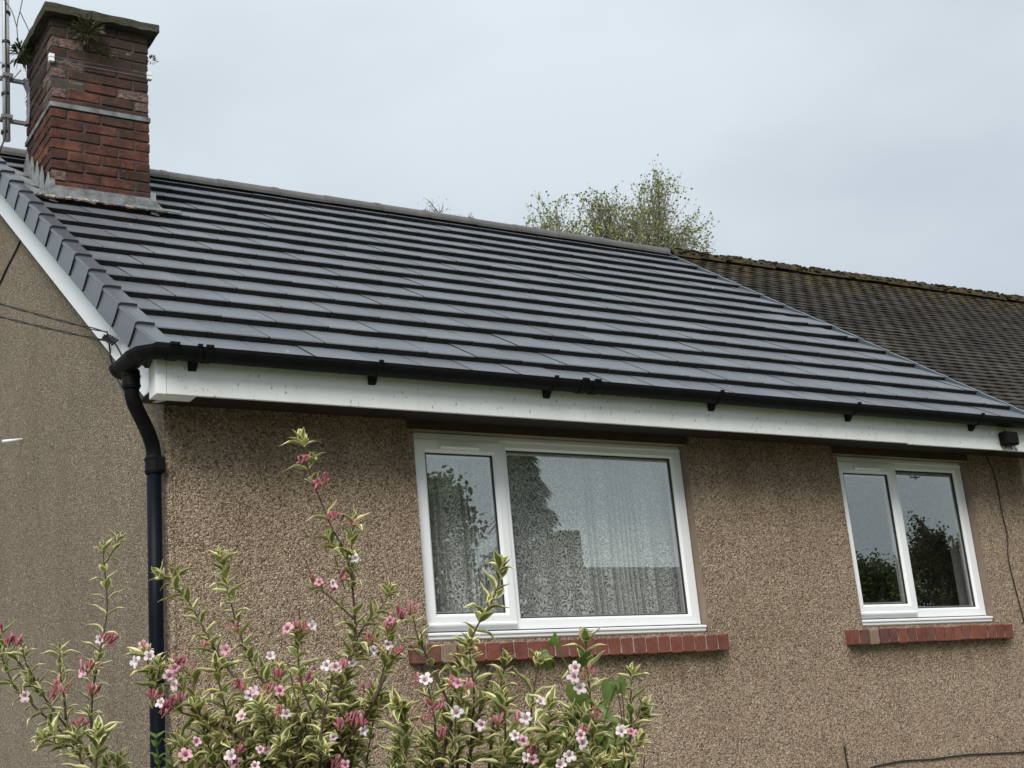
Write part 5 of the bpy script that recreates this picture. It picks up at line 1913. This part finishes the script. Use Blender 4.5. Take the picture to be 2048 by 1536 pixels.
BD = [(605, 922, 6), (628, 970, 4), (645, 964, 4), (664, 1034, 8), (710, 1048, 2), (686, 1152, 5), (634, 1166, 4), (660, 1172, 3), (800, 1232, 6), (778, 1250, 9), (824, 1218, 8), (690, 1330, 5), (790, 1304, 3), (766, 1292, 3), (596, 1252, 4), (612, 1258, 3), (330, 1420, 9), (345, 1412, 6), (360, 1400, 5), (700, 1438, 8), (720, 1445, 7), (682, 1452, 4), (882, 1468, 7), (1000, 1440, 5), (880, 1412, 4), (940, 1372, 5), (838, 1364, 4), (1032, 1440, 3), (540, 1378, 4), (488, 1378, 3),
      (556, 1352, 6), (612, 1360, 3), (350, 1322, 4), (372, 1332, 3), (400, 1290, 2), (466, 1258, 2), (1172, 1348, 2), (1190, 1432, 3), (1162, 1462, 3), (306, 1395, 4), (852, 1412, 3), (848, 1440, 2), (722, 1378, 2), (478, 1500, 4), (665, 1530, 5), (1060, 1508, 4), (738, 1280, 2), (900, 1370, 3), (552, 1428, 3), (470, 1370, 3)]
for (px, py, n) in BD:
    d = 3.26 if py > 1300 else 3.36
    S.buds(at(px, py + 8, d), (UPV + TOCAM(at(px, py, d)) * 0.35 + CR @ Vector((rnd.uniform(-.4, .4), 0, 0))).normalized(), n)
S.finish()

left = Shrub('weigela_shrub', at(190, 2450, 3.6), 'slender variegated shrub with red buds in front of the gable wall', 15)
S = left
bw_l = at(190, 2300, 3.6)
for (pts, d, size, space, dens, lat) in (
        ([(206, 1092), (208, 1130), (213, 1180), (214, 1225), (207, 1268), (197, 1320), (186, 1380), (183, 1440), (186, 1500), (190, 1560)], 3.6, 0.040, 0.021, 0.78, 0.06),
        ([(-6, 1262), (12, 1292), (45, 1335), (75, 1375), (108, 1422), (140, 1462), (172, 1500), (200, 1560)], 3.55, 0.044, 0.022, 0.9, 0.22),
        ([(120, 1300), (120, 1330), (122, 1362), (128, 1395), (132, 1440)], 3.5, 0.042, 0.022, 1.0, 0.05),
        ([(0, 1300), (14, 1340), (30, 1375), (60, 1405), (98, 1440), (150, 1490)], 3.58, 0.046, 0.022, 0.9, 0.15),
        ([(100, 1462), (122, 1480), (150, 1500), (172, 1540)], 3.45, 0.056, 0.026, 0.9, 0.1),
        ([(196, 1462), (196, 1490), (192, 1530), (190, 1570)], 3.4, 0.062, 0.028, 0.9, 0),
        ([(150, 1470), (156, 1500), (170, 1545)], 3.42, 0.060, 0.026, 1.0, 0.05),
        ([(45, 1298), (52, 1325), (70, 1362)], 3.52, 0.040, 0.020, 1.0, 0.05),
        ([(176, 1420), (180, 1440), (184, 1470)], 3.5, 0.03, 0.02, 0.6, 0),
        ([(240, 1520), (232, 1550), (215, 1600)], 3.45, 0.056, 0.024, 1.0, 0.05)):
    S.shoot(P_(pts, d), 0.0036, 0.0013, 0, space, size * 1.2, True, lat, dens)
for (x, d) in ((190, 3.6), (200, 3.55), (172, 3.45), (190, 3.4)):
    MB().tube(spline([at(x, 1550, d), at(190, 1900, 3.58), bw_l], 0.06), 0.005, 6).build('stem', M['bark'], S.root, smooth=True)
for (px, py, n) in ((18, 1284, 6), (2, 1262, 3), (32, 1290, 4), (180, 1336, 4), (170, 1342, 3), (182, 1382, 7), (200, 1280, 3), (216, 1280, 3), (152, 1450, 5), (126, 1382, 3), (102, 1396, 4), (108, 1372, 2)):
    S.buds(at(px, py + 6, 3.42), (UPV + TOCAM(at(px, py, 3.4)) * 0.3 + CR @ Vector((rnd.uniform(-.4, .4), 0, 0))).normalized(), n)
for (px, py, dx, dz) in ((198, 1280, -.9, .1), (222, 1284, 1.0, -.2), (48, 1392, -.5, -.2), (165, 1342, -.9, .1)):
    S.flower(at(px, py, 3.42), facing(px, py, 3.42, dx, dz), 0.016)
S.finish()

# plain green climber threading through the shrub
vine = tag(empty('climbing_plant', at(1200, 2300, 3.7)), 'plain green broad leaved climber twining through the right of the flowering shrub', 'climber')


def broad_leaf(seed):
    mb = MB()
    out_ = [(0, 0.0), (0.30, -0.12), (0.42, 0.10), (0.38, 0.36), (0.22, 0.68), (0.0, 1.0), (-0.22, 0.68), (-0.38, 0.36), (-0.42, 0.10), (-0.30, -0.12)]
    vs = [(0, 0.3, 0)] + [(x, y, 0.55 * abs(x) - 0.30 * y * y + 0.05 * math.sin(seed + y * 7)) for x, y in out_]
    fs = [(0, 1 + i, 1 + (i + 1) % 10) for i in range(10)]
    mb.add(vs, fs, 0)
    return mb.mesh('leaf', M['plain_leaf'], smooth=True, fix=False)


BL = [broad_leaf(i) for i in range(3)]
for pts in ([(1108, 1266), (1118, 1300), (1136, 1336), (1160, 1400), (1190, 1470), (1200, 1580)], [(1230, 1370), (1218, 1410), (1205, 1470), (1200, 1580)], [(642, 1412), (620, 1440), (640, 1500), (660, 1580)]):
    MB().tube(spline(P_(pts, 3.42) + [at(1000 if pts[0][0] > 900 else 700, 1850, 3.5)], 0.03), 0.0018, 5).build('stem', M['plain_leaf'], vine)
for (px, py, ln, ax, tilt) in ((1108, 1290, 0.032, (0.1, 1, 0.2), 0.6), (1098, 1310, 0.045, (-0.8, -0.5, .3), 0.8), (1104, 1322, 0.055, (-1, 0.2, .3), -1.2), (1150, 1322, 0.052, (1, .5, .3), -1.3), (1222, 1368, 0.056, (-.3, -1, .5), .2), (1232, 1360, 0.045, (.5, -.8, .4), .6), (1180, 1420, 0.061, (-1, .1, .5), .6), (1196, 1425, 0.05, (.8, -.2, .5), .8),
                              (1195, 1470, 0.058, (.2, -1, .5), .3), (1240, 1465, 0.07, (-.7, -.4, .4), .8), (1160, 1425, 0.043, (-.8, -.5, .4), .6), (690, 1412, 0.055, (1, .1, .3), 1.0), (1150, 1372, 0.06, (.1, -1, .3), .2), (1190, 1455, 0.07, (-.3, -1, .4), .3), (1140, 1465, 0.05, (-1, -.2, .4), .5), (1215, 1500, .06, (.6, -.6, .5), .4)):
    P = at(px, py, 3.44)
    y = CR @ Vector((ax[0], ax[1], ax[2]))
    z = TOCAM(P) + CR @ Vector((0, tilt, 0))
    inst('leaf', BL[rnd.randrange(3)], vine, P, basis(y, z), ln)
LEAF_ME_G = [m.mesh("leaf", M["plain_leaf"], smooth=True, fix=False) for m in LEAF_SRC[:3]]
# green weed at the foot of the downpipe
weed = tag(empty('green_weed', at(320, 2200, 3.8)), 'plain green leafy weed in front of the downpipe at the bottom', 'plant')
for (x, y) in ((312, 1478), (340, 1492), (365, 1512)):
    pts = [(x, y), (x + 4, y + 40), (x + 10, y + 110), (325, 1800)]
    sp = spline(P_(pts, 3.6), 0.012)
    MB().tube(sp, 0.0022, 5).build('stem', M['plain_leaf'], weed)
    for i in range(0, min(len(sp), 22), 2):
        for sg in (1, -1):
            d = (Vector((0, 0, 1)) * 0.75 + (CR @ Vector((sg, 0, 0))).lerp(CR @ Vector((0, 0, sg)), (i % 4) / 5)).normalized()
            inst('leaf', LEAF_ME_G[(i + (sg > 0)) % 3] if 'LEAF_ME_G' in globals() else BL[0], weed, sp[i], basis(d, Vector((0, 0, 1)) - d * 0.3 + TOCAM(sp[i]) * .4), rnd.uniform(0.028, 0.048))
print('objects', len(bpy.data.objects), 'leaves', len(main.leaves), len(left.leaves))
